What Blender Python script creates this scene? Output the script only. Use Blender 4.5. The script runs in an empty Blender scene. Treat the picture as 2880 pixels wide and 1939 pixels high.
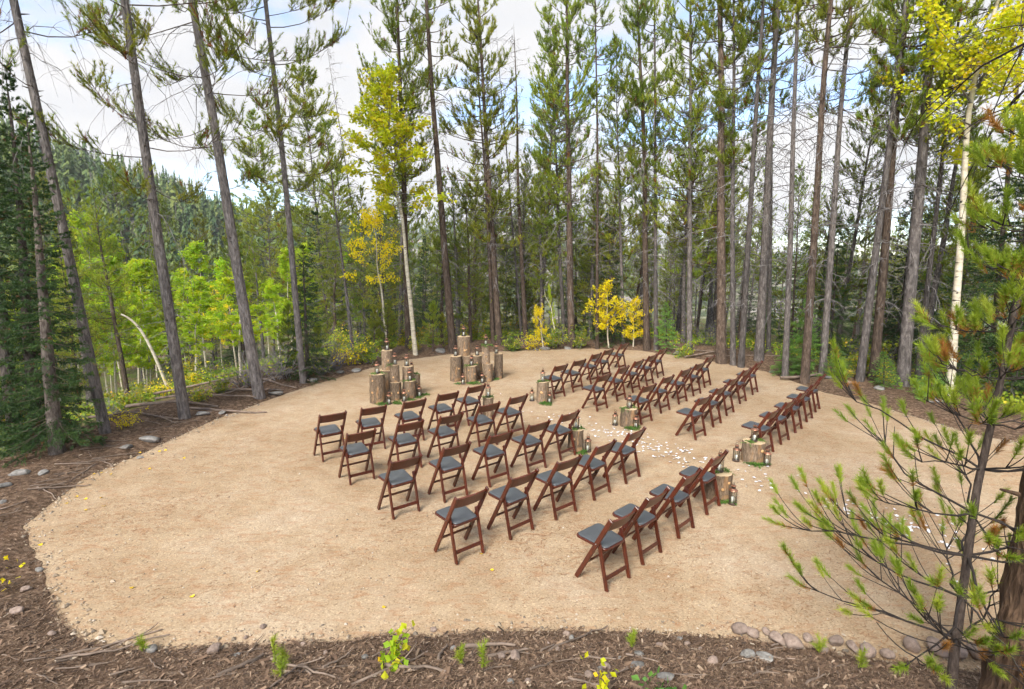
import bpy, math, random
import numpy as np
from mathutils import Matrix, Vector

# ------------------------------------------------------------------ camera, sky, sun, exposure
SC = bpy.context.scene
COL = SC.collection
F_PX, PITCH, ROLL, CAM_H = 1555.0, math.radians(9.465), math.radians(0.406), 3.384
IW, IH = 2880.0, 1939.0
_fw = np.array([0, math.cos(PITCH), -math.sin(PITCH)])
_up0 = np.array([0, math.sin(PITCH), math.cos(PITCH)])
_rt0 = np.array([1.0, 0, 0])
RT = _rt0*math.cos(ROLL) + _up0*math.sin(ROLL)
UP = -_rt0*math.sin(ROLL) + _up0*math.cos(ROLL)
FW = _fw
cam_data = bpy.data.cameras.new('camera')
cam = bpy.data.objects.new('camera', cam_data)
COL.objects.link(cam)
cam.matrix_world = Matrix(((RT[0], UP[0], -FW[0], 0), (RT[1], UP[1], -FW[1], 0), (RT[2], UP[2], -FW[2], CAM_H), (0, 0, 0, 1)))
cam_data.sensor_fit = 'HORIZONTAL'; cam_data.sensor_width = 36.0
cam_data.lens = F_PX/IW*36.0
cam_data.clip_start = 0.05; cam_data.clip_end = 5000
SC.camera = cam

SUN_EL, SUN_AZ = math.radians(42), math.radians(203)      # azimuth clockwise from +Y: behind the camera, to its left
world = bpy.data.worlds.new('World'); SC.world = world; world.use_nodes = True
def build_sky():
    nt = world.node_tree; N = nt.nodes; L = nt.links; N.clear()
    out = N.new('ShaderNodeOutputWorld'); bg = N.new('ShaderNodeBackground'); bg.inputs['Strength'].default_value = 0.10
    sky = N.new('ShaderNodeTexSky'); sky.sky_type = 'NISHITA'; sky.sun_disc = False
    sky.sun_elevation = SUN_EL; sky.sun_rotation = SUN_AZ; sky.altitude = 2500
    sky.air_density = 1.0; sky.dust_density = 1.0; sky.ozone_density = 1.0
    # a broken deck of cloud: noise over the sky's direction, the same everywhere overhead
    tc = N.new('ShaderNodeTexCoord')
    sep = N.new('ShaderNodeSeparateXYZ'); L.new(tc.outputs['Generated'], sep.inputs[0])
    add = N.new('ShaderNodeMath'); add.operation = 'MAXIMUM'; add.inputs[1].default_value = 0.0; L.new(sep.outputs['Z'], add.inputs[0])
    add2 = N.new('ShaderNodeMath'); add2.operation = 'ADD'; add2.inputs[1].default_value = 0.30; L.new(add.outputs[0], add2.inputs[0])
    comb = N.new('ShaderNodeCombineXYZ')
    for ax in 'XY':
        dv = N.new('ShaderNodeMath'); dv.operation = 'DIVIDE'; L.new(sep.outputs[ax], dv.inputs[0]); L.new(add2.outputs[0], dv.inputs[1]); L.new(dv.outputs[0], comb.inputs[ax])
    comb.inputs['Z'].default_value = 8.1
    n1 = N.new('ShaderNodeTexNoise'); n1.inputs['Scale'].default_value = 1.35; n1.inputs['Detail'].default_value = 9; n1.inputs['Roughness'].default_value = 0.56
    n1.inputs['Distortion'].default_value = 0.35
    L.new(comb.outputs[0], n1.inputs['Vector'])
    cov = N.new('ShaderNodeMapRange'); cov.interpolation_type = 'SMOOTHSTEP'
    cov.inputs['From Min'].default_value = 0.40; cov.inputs['From Max'].default_value = 0.50
    L.new(n1.outputs['Fac'], cov.inputs['Value'])
    n2 = N.new('ShaderNodeTexNoise'); n2.inputs['Scale'].default_value = 2.6; n2.inputs['Detail'].default_value = 6
    L.new(comb.outputs[0], n2.inputs['Vector'])
    ramp = N.new('ShaderNodeValToRGB'); e = ramp.color_ramp.elements
    e[0].position = 0.34; e[0].color = (0.78, 0.79, 0.82, 1); e[1].position = 0.60; e[1].color = (0.93, 0.91, 0.90, 1)
    L.new(n2.outputs['Fac'], ramp.inputs[0])
    sc = N.new('ShaderNodeVectorMath'); sc.operation = 'SCALE'; sc.inputs['Scale'].default_value = 2.35; L.new(ramp.outputs[0], sc.inputs[0])
    blue = N.new('ShaderNodeVectorMath'); blue.operation = 'SCALE'; blue.inputs['Scale'].default_value = 0.8; L.new(sky.outputs[0], blue.inputs[0])
    mix = N.new('ShaderNodeMix'); mix.data_type = 'RGBA'
    L.new(cov.outputs[0], mix.inputs['Factor']); L.new(blue.outputs[0], mix.inputs[6]); L.new(sc.outputs[0], mix.inputs[7])
    L.new(mix.outputs[2], bg.inputs['Color']); L.new(bg.outputs[0], out.inputs['Surface'])
build_sky()
sun_data = bpy.data.lights.new('sun', 'SUN'); sun_data.energy = 1.5; sun_data.angle = math.radians(24); sun_data.color = (1.0, 0.95, 0.87)
sun = bpy.data.objects.new('sun', sun_data); COL.objects.link(sun)
_sd = Vector((math.sin(SUN_AZ)*math.cos(SUN_EL), math.cos(SUN_AZ)*math.cos(SUN_EL), math.sin(SUN_EL)))
sun.rotation_euler = _sd.to_track_quat('Z', 'Y').to_euler()
SC.view_settings.view_transform = 'Standard'; SC.view_settings.look = 'None'
SC.view_settings.exposure = 2.25; SC.view_settings.gamma = 1.0; SC.view_settings.use_curve_mapping = False
SC.render.engine = 'CYCLES'
cy = SC.cycles
cy.max_bounces = 6; cy.diffuse_bounces = 3; cy.glossy_bounces = 2; cy.transmission_bounces = 4; cy.transparent_max_bounces = 14
cy.use_denoising = True; cy.use_adaptive_sampling = True; cy.adaptive_threshold = 0.03; cy.adaptive_min_samples = 20; cy.volume_bounces = 0
cy.sample_clamp_indirect = 6.0
cy.caustics_reflective = False; cy.caustics_refractive = False

# ------------------------------------------------------------------ pixel <-> place
KD = 2880.0/2329.0                                        # marks are read off a 2329 px wide view of the photograph
def ray(u, v):
    d = RT*(u*KD-IW/2)/F_PX - UP*(v*KD-IH/2)/F_PX + FW
    return d
def flat(u, v, z=0.0):                                    # where that line of sight meets the level z
    d = ray(u, v); t = (z-CAM_H)/d[2]
    return np.array([0, 0, CAM_H]) + t*d
def project(P):
    d = np.asarray(P, float) - np.array([0, 0, CAM_H]); z = d @ FW
    return np.stack([(IW/2 + F_PX*(d @ RT)/z)/KD, (IH/2 - F_PX*(d @ UP)/z)/KD], -1)
def height_at(P, v):                                      # height z over the spot P that shows at row v
    lo, hi = -6.0, 40.0
    for _ in range(50):
        m = (lo+hi)/2
        if project((P[0], P[1], m))[1] > v: lo = m
        else: hi = m
    return (lo+hi)/2
Z4 = lambda a, b: ((1000+a*500/2329)/KD, (880+b*500/2329)/KD)
Z3 = lambda a, b: ((1480+a*900/2329)/KD, (940+b*900/2329)/KD)
Z2 = lambda a, b: ((1460+a*700/2111)/KD, (1160+b*700/2111)/KD)

# ------------------------------------------------------------------ helpers: objects and meshes
def tag(o, label=None, cat=None, group=None, kind=None):
    if label: o['label'] = label
    if cat: o['category'] = cat
    if group: o['group'] = group
    if kind: o['kind'] = kind
    return o
def link(name, mesh, parent=None, loc=None, rot=None, scale=None):
    o = bpy.data.objects.new(name, mesh); COL.objects.link(o)
    if parent is not None: o.parent = parent
    if loc is not None: o.location = tuple(float(c) for c in loc)
    if rot is not None: o.rotation_euler = rot
    if scale is not None: o.scale = scale
    return o
def thing(name, label, cat, loc=(0, 0, 0), rz=0.0, group=None):
    o = link(name, None, None, loc, (0, 0, rz)); o.empty_display_size = 0.2
    return tag(o, label, cat, group)
class MB:
    """Collects triangles and quads (numpy) and makes one mesh of them."""
    def __init__(s): s.v = []; s.f = {3: [], 4: []}; s.n = 0; s.t = []; s.m = {3: [], 4: []}
    def add(s, v, f, tint=0.5, mat=0):
        v = np.asarray(v, np.float32).reshape(-1, 3); f = np.asarray(f, np.int64)
        if len(v) == 0 or len(f) == 0: return
        s.v.append(v); s.f[f.shape[1]].append(f+s.n); s.m[f.shape[1]].append(np.full(len(f), mat, np.int32)); s.n += len(v)
        s.t.append(np.broadcast_to(np.asarray(tint, np.float32), (len(v),)).astype(np.float32))
    def mesh(s, name, mats, smooth=False):
        me = bpy.data.meshes.new(name)
        v = np.concatenate(s.v); me.vertices.add(len(v)); me.vertices.foreach_set('co', v.ravel())
        loops = []; starts = []; mi = []; k = 0
        for n in (3, 4):
            if s.f[n]:
                f = np.concatenate(s.f[n]); loops.append(f.ravel()); starts.append(k+np.arange(len(f))*n); k += f.size; mi.append(np.concatenate(s.m[n]))
        lp = np.concatenate(loops).astype(np.int32); st = np.concatenate(starts).astype(np.int32)
        me.loops.add(len(lp)); me.loops.foreach_set('vertex_index', lp)
        me.polygons.add(len(st)); me.polygons.foreach_set('loop_start', st)
        me.polygons.foreach_set('material_index', np.concatenate(mi))
        me.polygons.foreach_set('use_smooth', np.full(len(st), bool(smooth)))
        me.update(calc_edges=True)
        a = me.attributes.new('tint', 'FLOAT', 'POINT'); a.data.foreach_set('value', np.concatenate(s.t))
        for m in (mats if isinstance(mats, (list, tuple)) else [mats]): me.materials.append(m)
        me.validate()
        return me
def unit(a):
    a = np.asarray(a, float); return a/np.maximum(np.linalg.norm(a, axis=-1, keepdims=True), 1e-9)
def frames(d):
    ref = np.where(np.abs(d[..., 2:3]) > 0.9, np.array([1.0, 0, 0]), np.array([0, 0, 1.0]))
    a = unit(np.cross(ref, d)); return a, np.cross(d, a)
def tubes(mb, P, R, sides=3, tint=0.5, cap=False, mat=0):
    """P (B,n,3) centre lines, R (B,n) radii: B tubes at once."""
    P = np.asarray(P, float); R = np.asarray(R, float)
    if P.ndim == 2: P = P[None]; R = R[None]
    B, n, _ = P.shape
    if B == 0: return
    R = np.broadcast_to(R, (B, n))
    T = unit(np.gradient(P, axis=1)); dmean = unit(P[:, -1]-P[:, 0])
    ref = np.where(np.abs(dmean[:, 2:3]) > 0.8, np.array([1.0, 0.03, 0]), np.array([0.02, 0, 1.0]))[:, None, :]
    a = unit(np.cross(np.broadcast_to(ref, T.shape), T)); b = np.cross(T, a)
    ang = np.arange(sides)*2*math.pi/sides
    V = P[:, :, None, :] + R[:, :, None, None]*(a[:, :, None, :]*np.cos(ang)[None, None, :, None] + b[:, :, None, :]*np.sin(ang)[None, None, :, None])
    i = np.arange(n-1)[:, None]*sides; j = np.arange(sides)[None]; jn = (j+1) % sides
    q = np.stack([i+j, i+jn, i+sides+jn, i+sides+j], -1).reshape(-1, 4)
    F = (np.arange(B)[:, None, None]*(n*sides) + q[None]).reshape(-1, 4)
    tt = np.broadcast_to(np.asarray(tint, float), (B,))
    mb.add(V.reshape(-1, 3), F, np.repeat(tt, n*sides), mat)
    if cap:
        for k, rev in ((0, True), (n-1, False)):
            c = np.concatenate([V[:, k].reshape(-1, 3), P[:, k]])
            base = np.arange(B)[:, None]*sides
            tri = np.stack([base+j, base+jn, np.broadcast_to(B*sides+np.arange(B)[:, None], base.shape) + 0*j], -1).reshape(-1, 3)
            if rev: tri = tri[:, ::-1]
            mb.add(c, tri, 0.5, mat)
def needles(mb, rs, P, A, L, K, nl, w, spread=(0.45, 0.95), tint=None, t0=0.0, mat=0):
    """Bottle-brush shoots: K flat needles round each of N shoots that start at P along A."""
    N = len(P)
    if N == 0: return
    a, b = frames(A)
    t = t0 + (1-t0)*rs.rand(N, K); ph = rs.rand(N, K)*2*math.pi
    th = spread[0] + (spread[1]-spread[0])*rs.rand(N, K)*(1.05-0.45*t)
    rad = a[:, None]*np.cos(ph)[..., None] + b[:, None]*np.sin(ph)[..., None]
    d = A[:, None]*np.cos(th)[..., None] + rad*np.sin(th)[..., None]
    base = P[:, None] + A[:, None]*(t*np.asarray(L).reshape(-1, 1))[..., None]
    ln = nl*(0.7+0.5*rs.rand(N, K))
    s = unit(np.cross(d, rs.normal(size=(N, K, 3))))*w*0.5
    V = np.stack([base-s, base+s, base+d*ln[..., None]], 2).reshape(-1, 3)
    F = np.arange(N*K*3).reshape(-1, 3)
    if tint is None: tint = rs.rand(N)
    mb.add(V, F, np.repeat(np.asarray(tint), K*3), mat)
def leaves(mb, rs, P, size, tint, up=0.3, mat=0):
    """Small folded-diamond leaves at the points P."""
    N = len(P)
    if N == 0: return
    d = unit(rs.normal(size=(N, 3)) + np.array([0, 0, -up])); s = unit(np.cross(d, rs.normal(size=(N, 3))))
    nrm = np.cross(d, s); ln = (size*(0.7+0.6*rs.rand(N)))[:, None]
    V = np.stack([P, P+d*ln*0.55+s*ln*0.42+nrm*ln*0.08, P+d*ln*1.05, P+d*ln*0.55-s*ln*0.42+nrm*ln*0.08], 1).reshape(-1, 3)
    F = np.arange(N*4).reshape(-1, 4)
    mb.add(V, F, np.repeat(tint, 4), mat)
def box(mb, c, h, R=None, bev=0.0, mat=0, tint=0.5):
    """Box with bevelled edges: centre c, half sizes h, rotation R."""
    h = np.asarray(h, float); bev = min(bev, h.min()*0.9)
    if bev <= 0:
        v = np.array([[x, y, z] for z in (-1, 1) for y in (-1, 1) for x in (-1, 1)])*h
        f = [[0, 2, 3, 1], [4, 5, 7, 6], [0, 1, 5, 4], [2, 6, 7, 3], [0, 4, 6, 2], [1, 3, 7, 5]]
        fs = [np.array(f)]
    else:
        v = []; idx = {}
        for sx in (-1, 1):
            for sy in (-1, 1):
                for sz in (-1, 1):
                    for ax in range(3):
                        p = np.array([sx, sy, sz])*(h-bev); p[ax] += (sx, sy, sz)[ax]*bev
                        idx[(sx, sy, sz, ax)] = len(v); v.append(p)
        quads = []; tris = []
        for ax in range(3):
            o = [k for k in range(3) if k != ax]
            for s in (-1, 1):
                def key(a, b):
                    k = [0, 0, 0]; k[ax] = s; k[o[0]] = a; k[o[1]] = b; return tuple(k)
                q = [idx[key(a, b)+(ax,)] for a, b in ((-1, -1), (1, -1), (1, 1), (-1, 1))]
                quads.append(q)
        for ax in range(3):                                # edges parallel to ax
            o = [k for k in range(3) if k != ax]
            for a in (-1, 1):
                for b in (-1, 1):
                    def key(s):
                        k = [0, 0, 0]; k[ax] = s; k[o[0]] = a; k[o[1]] = b; return tuple(k)
                    quads.append([idx[key(-1)+(o[0],)], idx[key(1)+(o[0],)], idx[key(1)+(o[1],)], idx[key(-1)+(o[1],)]])
        for sx in (-1, 1):
            for sy in (-1, 1):
                for sz in (-1, 1): tris.append([idx[(sx, sy, sz, k)] for k in range(3)])
        v = np.array(v)
        def orient(fl):
            out = []
            for f in fl:
                n = np.cross(v[f[1]]-v[f[0]], v[f[2]]-v[f[0]])
                out.append(f if n @ v[f].mean(0) > 0 else f[::-1])
            return np.array(out)
        fs = [orient(quads), orient(tris)]
    if R is not None: v = v @ np.asarray(R).T
    v = v + np.asarray(c)
    # both face sets share one vertex block
    n0 = mb.n; mb.add(v, fs[0], tint, mat)
    for f in fs[1:]:
        mb.f[f.shape[1]].append(f+n0); mb.m[f.shape[1]].append(np.full(len(f), mat, np.int32))
def bar(mb, p0, p1, w, d, side=(1, 0, 0), bev=0.004, mat=0):
    """Square bar from p0 to p1, w wide along side, d deep."""
    p0 = np.asarray(p0, float); p1 = np.asarray(p1, float); ax = unit(p1-p0)
    s = np.asarray(side, float); s = unit(s - ax*(s @ ax)); t = np.cross(ax, s)
    box(mb, (p0+p1)/2, (w/2, d/2, np.linalg.norm(p1-p0)/2), np.stack([s, t, ax], 1), bev, mat)
def lathe(mb, prof, n=16, mat=0, c=(0, 0, 0), smooth_cap=True, tint=0.5):
    prof = np.asarray(prof, float); a = np.arange(n)*2*math.pi/n
    V = np.stack([prof[:, None, 0]*np.cos(a), prof[:, None, 0]*np.sin(a), np.broadcast_to(prof[:, None, 1], (len(prof), n))], -1).reshape(-1, 3) + np.asarray(c)
    i = np.arange(len(prof)-1)[:, None]*n; j = np.arange(n)[None]; jn = (j+1) % n
    mb.add(V, np.stack([i+j, i+jn, i+n+jn, i+n+j], -1).reshape(-1, 4), tint, mat)

# ------------------------------------------------------------------ materials
def nodes(name):
    m = bpy.data.materials.new(name); m.use_nodes = True
    nt = m.node_tree; return m, nt, nt.nodes, nt.links, nt.nodes['Principled BSDF']
def noise(N, L, scale, detail=4, rough=0.55, vec=None, dist=0.0):
    n = N.new('ShaderNodeTexNoise'); n.inputs['Scale'].default_value = scale; n.inputs['Detail'].default_value = detail
    n.inputs['Roughness'].default_value = rough; n.inputs['Distortion'].default_value = dist
    if vec is not None: L.new(vec, n.inputs['Vector'])
    return n
def ramp(N, L, src, stops, interp='LINEAR'):
    r = N.new('ShaderNodeValToRGB'); r.color_ramp.interpolation = interp; e = r.color_ramp.elements
    while len(e) > 1: e.remove(e[-1])
    e[0].position = stops[0][0]; e[0].color = (*stops[0][1], 1)
    for p, c in stops[1:]:
        k = e.new(p); k.color = (*c, 1)
    L.new(src, r.inputs[0]); return r
def mixc(N, L, fac, a, b, mode='MIX'):
    m = N.new('ShaderNodeMix'); m.data_type = 'RGBA'; m.blend_type = mode
    for sock, v in ((m.inputs['Factor'], fac), (m.inputs[6], a), (m.inputs[7], b)):
        if isinstance(v, (int, float)): sock.default_value = v
        elif isinstance(v, tuple): sock.default_value = (*v, 1)
        else: L.new(v, sock)
    return m.outputs[2]
def bump(N, L, src, bsdf, strength=0.4, dist=0.02, prev=None):
    b = N.new('ShaderNodeBump'); b.inputs['Strength'].default_value = strength; b.inputs['Distance'].default_value = dist
    L.new(src, b.inputs['Height'])
    if prev is not None: L.new(prev, b.inputs['Normal'])
    L.new(b.outputs[0], bsdf.inputs['Normal']); return b.outputs[0]
def coord(N, L, kind='Object', scale=(1, 1, 1)):
    t = N.new('ShaderNodeTexCoord'); mp = N.new('ShaderNodeMapping'); mp.inputs['Scale'].default_value = scale
    L.new(t.outputs[kind], mp.inputs[0]); return mp.outputs[0]
def worldpos(N, L, scale=(1, 1, 1)):
    g = N.new('ShaderNodeNewGeometry'); mp = N.new('ShaderNodeMapping'); mp.inputs['Scale'].default_value = scale
    L.new(g.outputs['Position'], mp.inputs[0]); return mp.outputs[0]
def objrand(N): return N.new('ShaderNodeObjectInfo').outputs['Random']
def attr(N, name):
    a = N.new('ShaderNodeAttribute'); a.attribute_name = name; return a.outputs['Fac']

def foliage(name, stops, hue=0.04, val=0.25, trans=0.5, rough=0.55):
    """Colour from the shoot's own tint, shifted a little per tree; part of the light passes through."""
    m, nt, N, L, b = nodes(name)
    r = ramp(N, L, attr(N, 'tint'), stops)
    h = N.new('ShaderNodeHueSaturation'); rnd = objrand(N)
    mh = N.new('ShaderNodeMapRange'); mh.inputs['To Min'].default_value = 0.5-hue*0.7; mh.inputs['To Max'].default_value = 0.5+hue*0.15; L.new(rnd, mh.inputs[0])
    fr = N.new('ShaderNodeMath'); fr.operation = 'FRACT'; ml = N.new('ShaderNodeMath'); ml.operation = 'MULTIPLY'; ml.inputs[1].default_value = 7.31
    L.new(rnd, ml.inputs[0]); L.new(ml.outputs[0], fr.inputs[0])
    mv = N.new('ShaderNodeMapRange'); mv.inputs['To Min'].default_value = 1-val; mv.inputs['To Max'].default_value = 1+val; L.new(fr.outputs[0], mv.inputs[0])
    L.new(mh.outputs[0], h.inputs['Hue']); L.new(mv.outputs[0], h.inputs['Value']); L.new(r.outputs[0], h.inputs['Color'])
    L.new(h.outputs[0], b.inputs['Base Color']); b.inputs['Roughness'].default_value = rough; b.inputs['Specular IOR Level'].default_value = 0.25
    t = N.new('ShaderNodeBsdfTranslucent'); L.new(h.outputs[0], t.inputs['Color'])
    mx = N.new('ShaderNodeMixShader'); mx.inputs[0].default_value = trans
    L.new(b.outputs[0], mx.inputs[1]); L.new(t.outputs[0], mx.inputs[2]); L.new(mx.outputs[0], N['Material Output'].inputs['Surface'])
    return m
M = {}
def make_materials():
    P = [(0.0, (0.100, 0.172, 0.024)), (0.35, (0.188, 0.275, 0.031)), (0.75, (0.330, 0.390, 0.038)), (0.93, (0.43, 0.45, 0.045)), (0.955, (0.25, 0.125, 0.03)), (1.0, (0.24, 0.10, 0.03))]
    M['pine'] = foliage('pine_needles', P)
    M['sapling'] = foliage('sapling_needles', [(0.0, (0.16, 0.25, 0.022)), (0.5, (0.29, 0.38, 0.032)), (0.82, (0.42, 0.46, 0.05)), (0.86, (0.34, 0.19, 0.04)), (1.0, (0.34, 0.14, 0.03))], 0.0, 0.0, 0.3)
    M['spruce'] = foliage('spruce_needles', [(0.0, (0.016, 0.042, 0.014)), (0.6, (0.036, 0.080, 0.022)), (0.95, (0.085, 0.14, 0.03)), (1.0, (0.16, 0.08, 0.03))], 0.02, 0.2, 0.2)
    M['fir'] = foliage('fir_needles', [(0.0, (0.06, 0.15, 0.03)), (0.6, (0.14, 0.30, 0.055)), (1.0, (0.22, 0.40, 0.07))], 0.02, 0.25, 0.3)
    M['aspen_green'] = foliage('aspen_leaf_green', [(0.0, (0.22, 0.42, 0.025)), (0.5, (0.40, 0.60, 0.03)), (0.85, (0.62, 0.66, 0.035)), (1.0, (0.78, 0.58, 0.03))], 0.03, 0.15, 0.55)
    M['aspen_lime'] = foliage('aspen_leaf_lime', [(0.0, (0.46, 0.58, 0.02)), (0.5, (0.70, 0.72, 0.025)), (0.85, (0.84, 0.70, 0.025)), (1.0, (0.86, 0.56, 0.02))], 0.01, 0.1, 0.5)
    M['aspen_gold'] = foliage('aspen_leaf_gold', [(0.0, (0.85, 0.78, 0.02)), (0.5, (0.92, 0.78, 0.015)), (1.0, (0.92, 0.66, 0.012))], 0.0, 0.1, 0.5)
    M['shrub'] = foliage('shrub_leaf', [(0.0, (0.09, 0.18, 0.02)), (0.45, (0.21, 0.32, 0.03)), (0.75, (0.44, 0.46, 0.04)), (0.9, (0.70, 0.54, 0.04)), (1.0, (0.55, 0.26, 0.04))], 0.06, 0.3, 0.4)
    M['fern'] = foliage('fern_sprig', [(0.0, (0.05, 0.14, 0.025)), (1.0, (0.15, 0.29, 0.055))], 0.02, 0.2, 0.3)
    M['hill_tree'] = foliage('hill_conifers', [(0.0, (0.05, 0.10, 0.036)), (0.5, (0.10, 0.155, 0.045)), (0.8, (0.17, 0.22, 0.055)), (1.0, (0.27, 0.28, 0.08))], 0.0, 0.0, 0.1)
    # bark: grey-brown scales, redder in places
    def bark(name, c0, c1, c2, sc=1.0, relief=0.02):
        m, nt, N, L, b = nodes(name)
        v = coord(N, L, 'Object', (9*sc, 9*sc, 2.6*sc)); n = noise(N, L, 2.4, 7, 0.68, v, 0.4)
        vo = N.new('ShaderNodeTexVoronoi'); vo.inputs['Scale'].default_value = 3.4; L.new(v, vo.inputs['Vector'])
        c = ramp(N, L, n.outputs['Fac'], [(0.28, c0), (0.5, c1), (0.72, c2)])
        big = noise(N, L, 0.55, 3, 0.5, coord(N, L, 'Object', (2, 2, 1)))
        rn = N.new('ShaderNodeMapRange'); rn.inputs['To Min'].default_value = 0.72; rn.inputs['To Max'].default_value = 1.3; L.new(objrand(N), rn.inputs[0])
        cc = mixc(N, L, 0.55, c.outputs[0], ramp(N, L, big.outputs['Fac'], [(0.3, (0.62, 0.6, 0.6)), (0.7, (1.3, 1.18, 1.08))]).outputs[0], 'MULTIPLY')
        vm = N.new('ShaderNodeVectorMath'); vm.operation = 'SCALE'; L.new(cc, vm.inputs[0]); L.new(rn.outputs[0], vm.inputs['Scale'])
        L.new(vm.outputs[0], b.inputs['Base Color']); b.inputs['Roughness'].default_value = 0.9; b.inputs['Specular IOR Level'].default_value = 0.15
        p = bump(N, L, vo.outputs['Distance'], b, 0.7, relief)
        bump(N, L, n.outputs['Fac'], b, 0.8, relief, p)
        return m
    M['bark_grey'] = bark('pine_bark_grey', (0.036, 0.032, 0.031), (0.115, 0.104, 0.099), (0.25, 0.232, 0.222))
    M['bark_near'] = bark('rim_pine_bark', (0.055, 0.050, 0.049), (0.16, 0.147, 0.142), (0.31, 0.29, 0.28), 1.0, 0.03)
    M['bark_brown'] = bark('pine_bark_brown', (0.026, 0.020, 0.017), (0.090, 0.067, 0.052), (0.19, 0.15, 0.12))
    M['bark_big'] = bark('pine_bark_flaky', (0.035, 0.024, 0.018), (0.12, 0.078, 0.052), (0.27, 0.18, 0.115), 0.9, 0.035)
    M['bark_log'] = bark('log_bark', (0.06, 0.043, 0.03), (0.19, 0.143, 0.10), (0.34, 0.27, 0.20), 2.2, 0.012)
    m = M['bark_log']; nt = m.node_tree; N, L = nt.nodes, nt.links; b = N['Principled BSDF']; src = b.inputs['Base Color'].links[0].from_socket
    pk = ramp(N, L, noise(N, L, 2.6, 5, 0.6, coord(N, L, 'Object', (2.2, 2.2, 1.1)), 0.6).outputs['Fac'], [(0.54, (0, 0, 0)), (0.60, (0.85, 0.85, 0.85))])
    L.new(mixc(N, L, pk.outputs[0], src, ramp(N, L, noise(N, L, 9, 4, 0.6, coord(N, L)).outputs['Fac'], [(0.3, (0.20, 0.11, 0.055)), (0.7, (0.40, 0.25, 0.13))]).outputs[0]), b.inputs['Base Color'])
    M['bark_sapling'] = bark('sapling_bark', (0.035, 0.028, 0.024), (0.09, 0.07, 0.06), (0.17, 0.14, 0.12), 2.5, 0.006)
    # aspen bark: cream with dark scars
    m, nt, N, L, b = nodes('aspen_bark')
    v = coord(N, L, 'Object', (3, 3, 9)); n = noise(N, L, 1.6, 5, 0.6, v)
    sc = noise(N, L, 2.2, 2, 0.5, coord(N, L, 'Object', (2.5, 2.5, 10)))
    c = ramp(N, L, n.outputs['Fac'], [(0.3, (0.30, 0.26, 0.18)), (0.5, (0.56, 0.50, 0.38)), (0.7, (0.66, 0.61, 0.50))])
    s = ramp(N, L, sc.outputs['Fac'], [(0.655, (0, 0, 0)), (0.69, (1, 1, 1))])
    L.new(mixc(N, L, s.outputs[0], c.outputs[0], (0.05, 0.04, 0.035)), b.inputs['Base Color']); b.inputs['Roughness'].default_value = 0.75
    bump(N, L, n.outputs['Fac'], b, 0.3, 0.01); M['bark_aspen'] = m
    M['bark_spruce'] = bark('spruce_bark', (0.04, 0.034, 0.03), (0.10, 0.085, 0.075), (0.18, 0.16, 0.145))
    def plain(name, col, rough=0.8, var=0.35, sc=14, spec=0.2, metal=0.0, rel=0.0):
        m, nt, N, L, b = nodes(name)
        n = noise(N, L, sc, 5, 0.6, coord(N, L, 'Object'))
        lo = tuple(c*(1-var) for c in col); hi = tuple(c*(1+var) for c in col)
        r = ramp(N, L, n.outputs['Fac'], [(0.3, lo), (0.7, hi)])
        rn = N.new('ShaderNodeMapRange'); rn.inputs['To Min'].default_value = 0.8; rn.inputs['To Max'].default_value = 1.2; L.new(objrand(N), rn.inputs[0])
        vm = N.new('ShaderNodeVectorMath'); vm.operation = 'SCALE'; L.new(r.outputs[0], vm.inputs[0]); L.new(rn.outputs[0], vm.inputs['Scale'])
        L.new(vm.outputs[0], b.inputs['Base Color']); b.inputs['Roughness'].default_value = rough; b.inputs['Specular IOR Level'].default_value = spec; b.inputs['Metallic'].default_value = metal
        if rel: bump(N, L, n.outputs['Fac'], b, 0.5, rel)
        return m
    M['plain'] = plain
    M['twig'] = plain('dead_twig', (0.185, 0.17, 0.165), 0.9, 0.45, 6)
    M['live_twig'] = plain('live_twig', (0.10, 0.075, 0.055), 0.9, 0.3, 6)
    M['dark_twig'] = plain('dark_branch', (0.045, 0.036, 0.032), 0.9, 0.3, 6)
    M['stick'] = plain('fallen_stick', (0.19, 0.145, 0.115), 0.9, 0.45, 9, rel=0.01)
    # chair wood: dark red mahogany stain, long grain, satin lacquer
    m, nt, N, L, b = nodes('mahogany_stained_wood')
    n = noise(N, L, 5, 6, 0.65, coord(N, L, 'Object', (14, 14, 2.0)), 0.5); n2 = noise(N, L, 3.0, 3, 0.5, coord(N, L, 'Object', (2, 2, 2)))
    c = ramp(N, L, n.outputs['Fac'], [(0.3, (0.040, 0.0075, 0.0035)), (0.55, (0.082, 0.0165, 0.007)), (0.75, (0.125, 0.029, 0.012))])
    rn = N.new('ShaderNodeMapRange'); rn.inputs['To Min'].default_value = 0.8; rn.inputs['To Max'].default_value = 1.25; L.new(objrand(N), rn.inputs[0])
    vm = N.new('ShaderNodeVectorMath'); vm.operation = 'SCALE'; L.new(mixc(N, L, 0.5, c.outputs[0], ramp(N, L, n2.outputs['Fac'], [(0.3, (0.6, 0.55, 0.5)), (0.7, (1.25, 1.2, 1.2))]).outputs[0], 'MULTIPLY'), vm.inputs[0]); L.new(rn.outputs[0], vm.inputs['Scale']); L.new(vm.outputs[0], b.inputs['Base Color'])
    b.inputs['Roughness'].default_value = 0.30; b.inputs['Specular IOR Level'].default_value = 0.6
    bump(N, L, n.outputs['Fac'], b, 0.12, 0.002); M['wood'] = m
    m, nt, N, L, b = nodes('charcoal_vinyl')
    n = noise(N, L, 160, 3, 0.5, coord(N, L)); n2 = noise(N, L, 7, 4, 0.5, coord(N, L))
    L.new(ramp(N, L, n2.outputs['Fac'], [(0.3, (0.060, 0.066, 0.073)), (0.7, (0.082, 0.089, 0.097))]).outputs[0], b.inputs['Base Color'])
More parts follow.
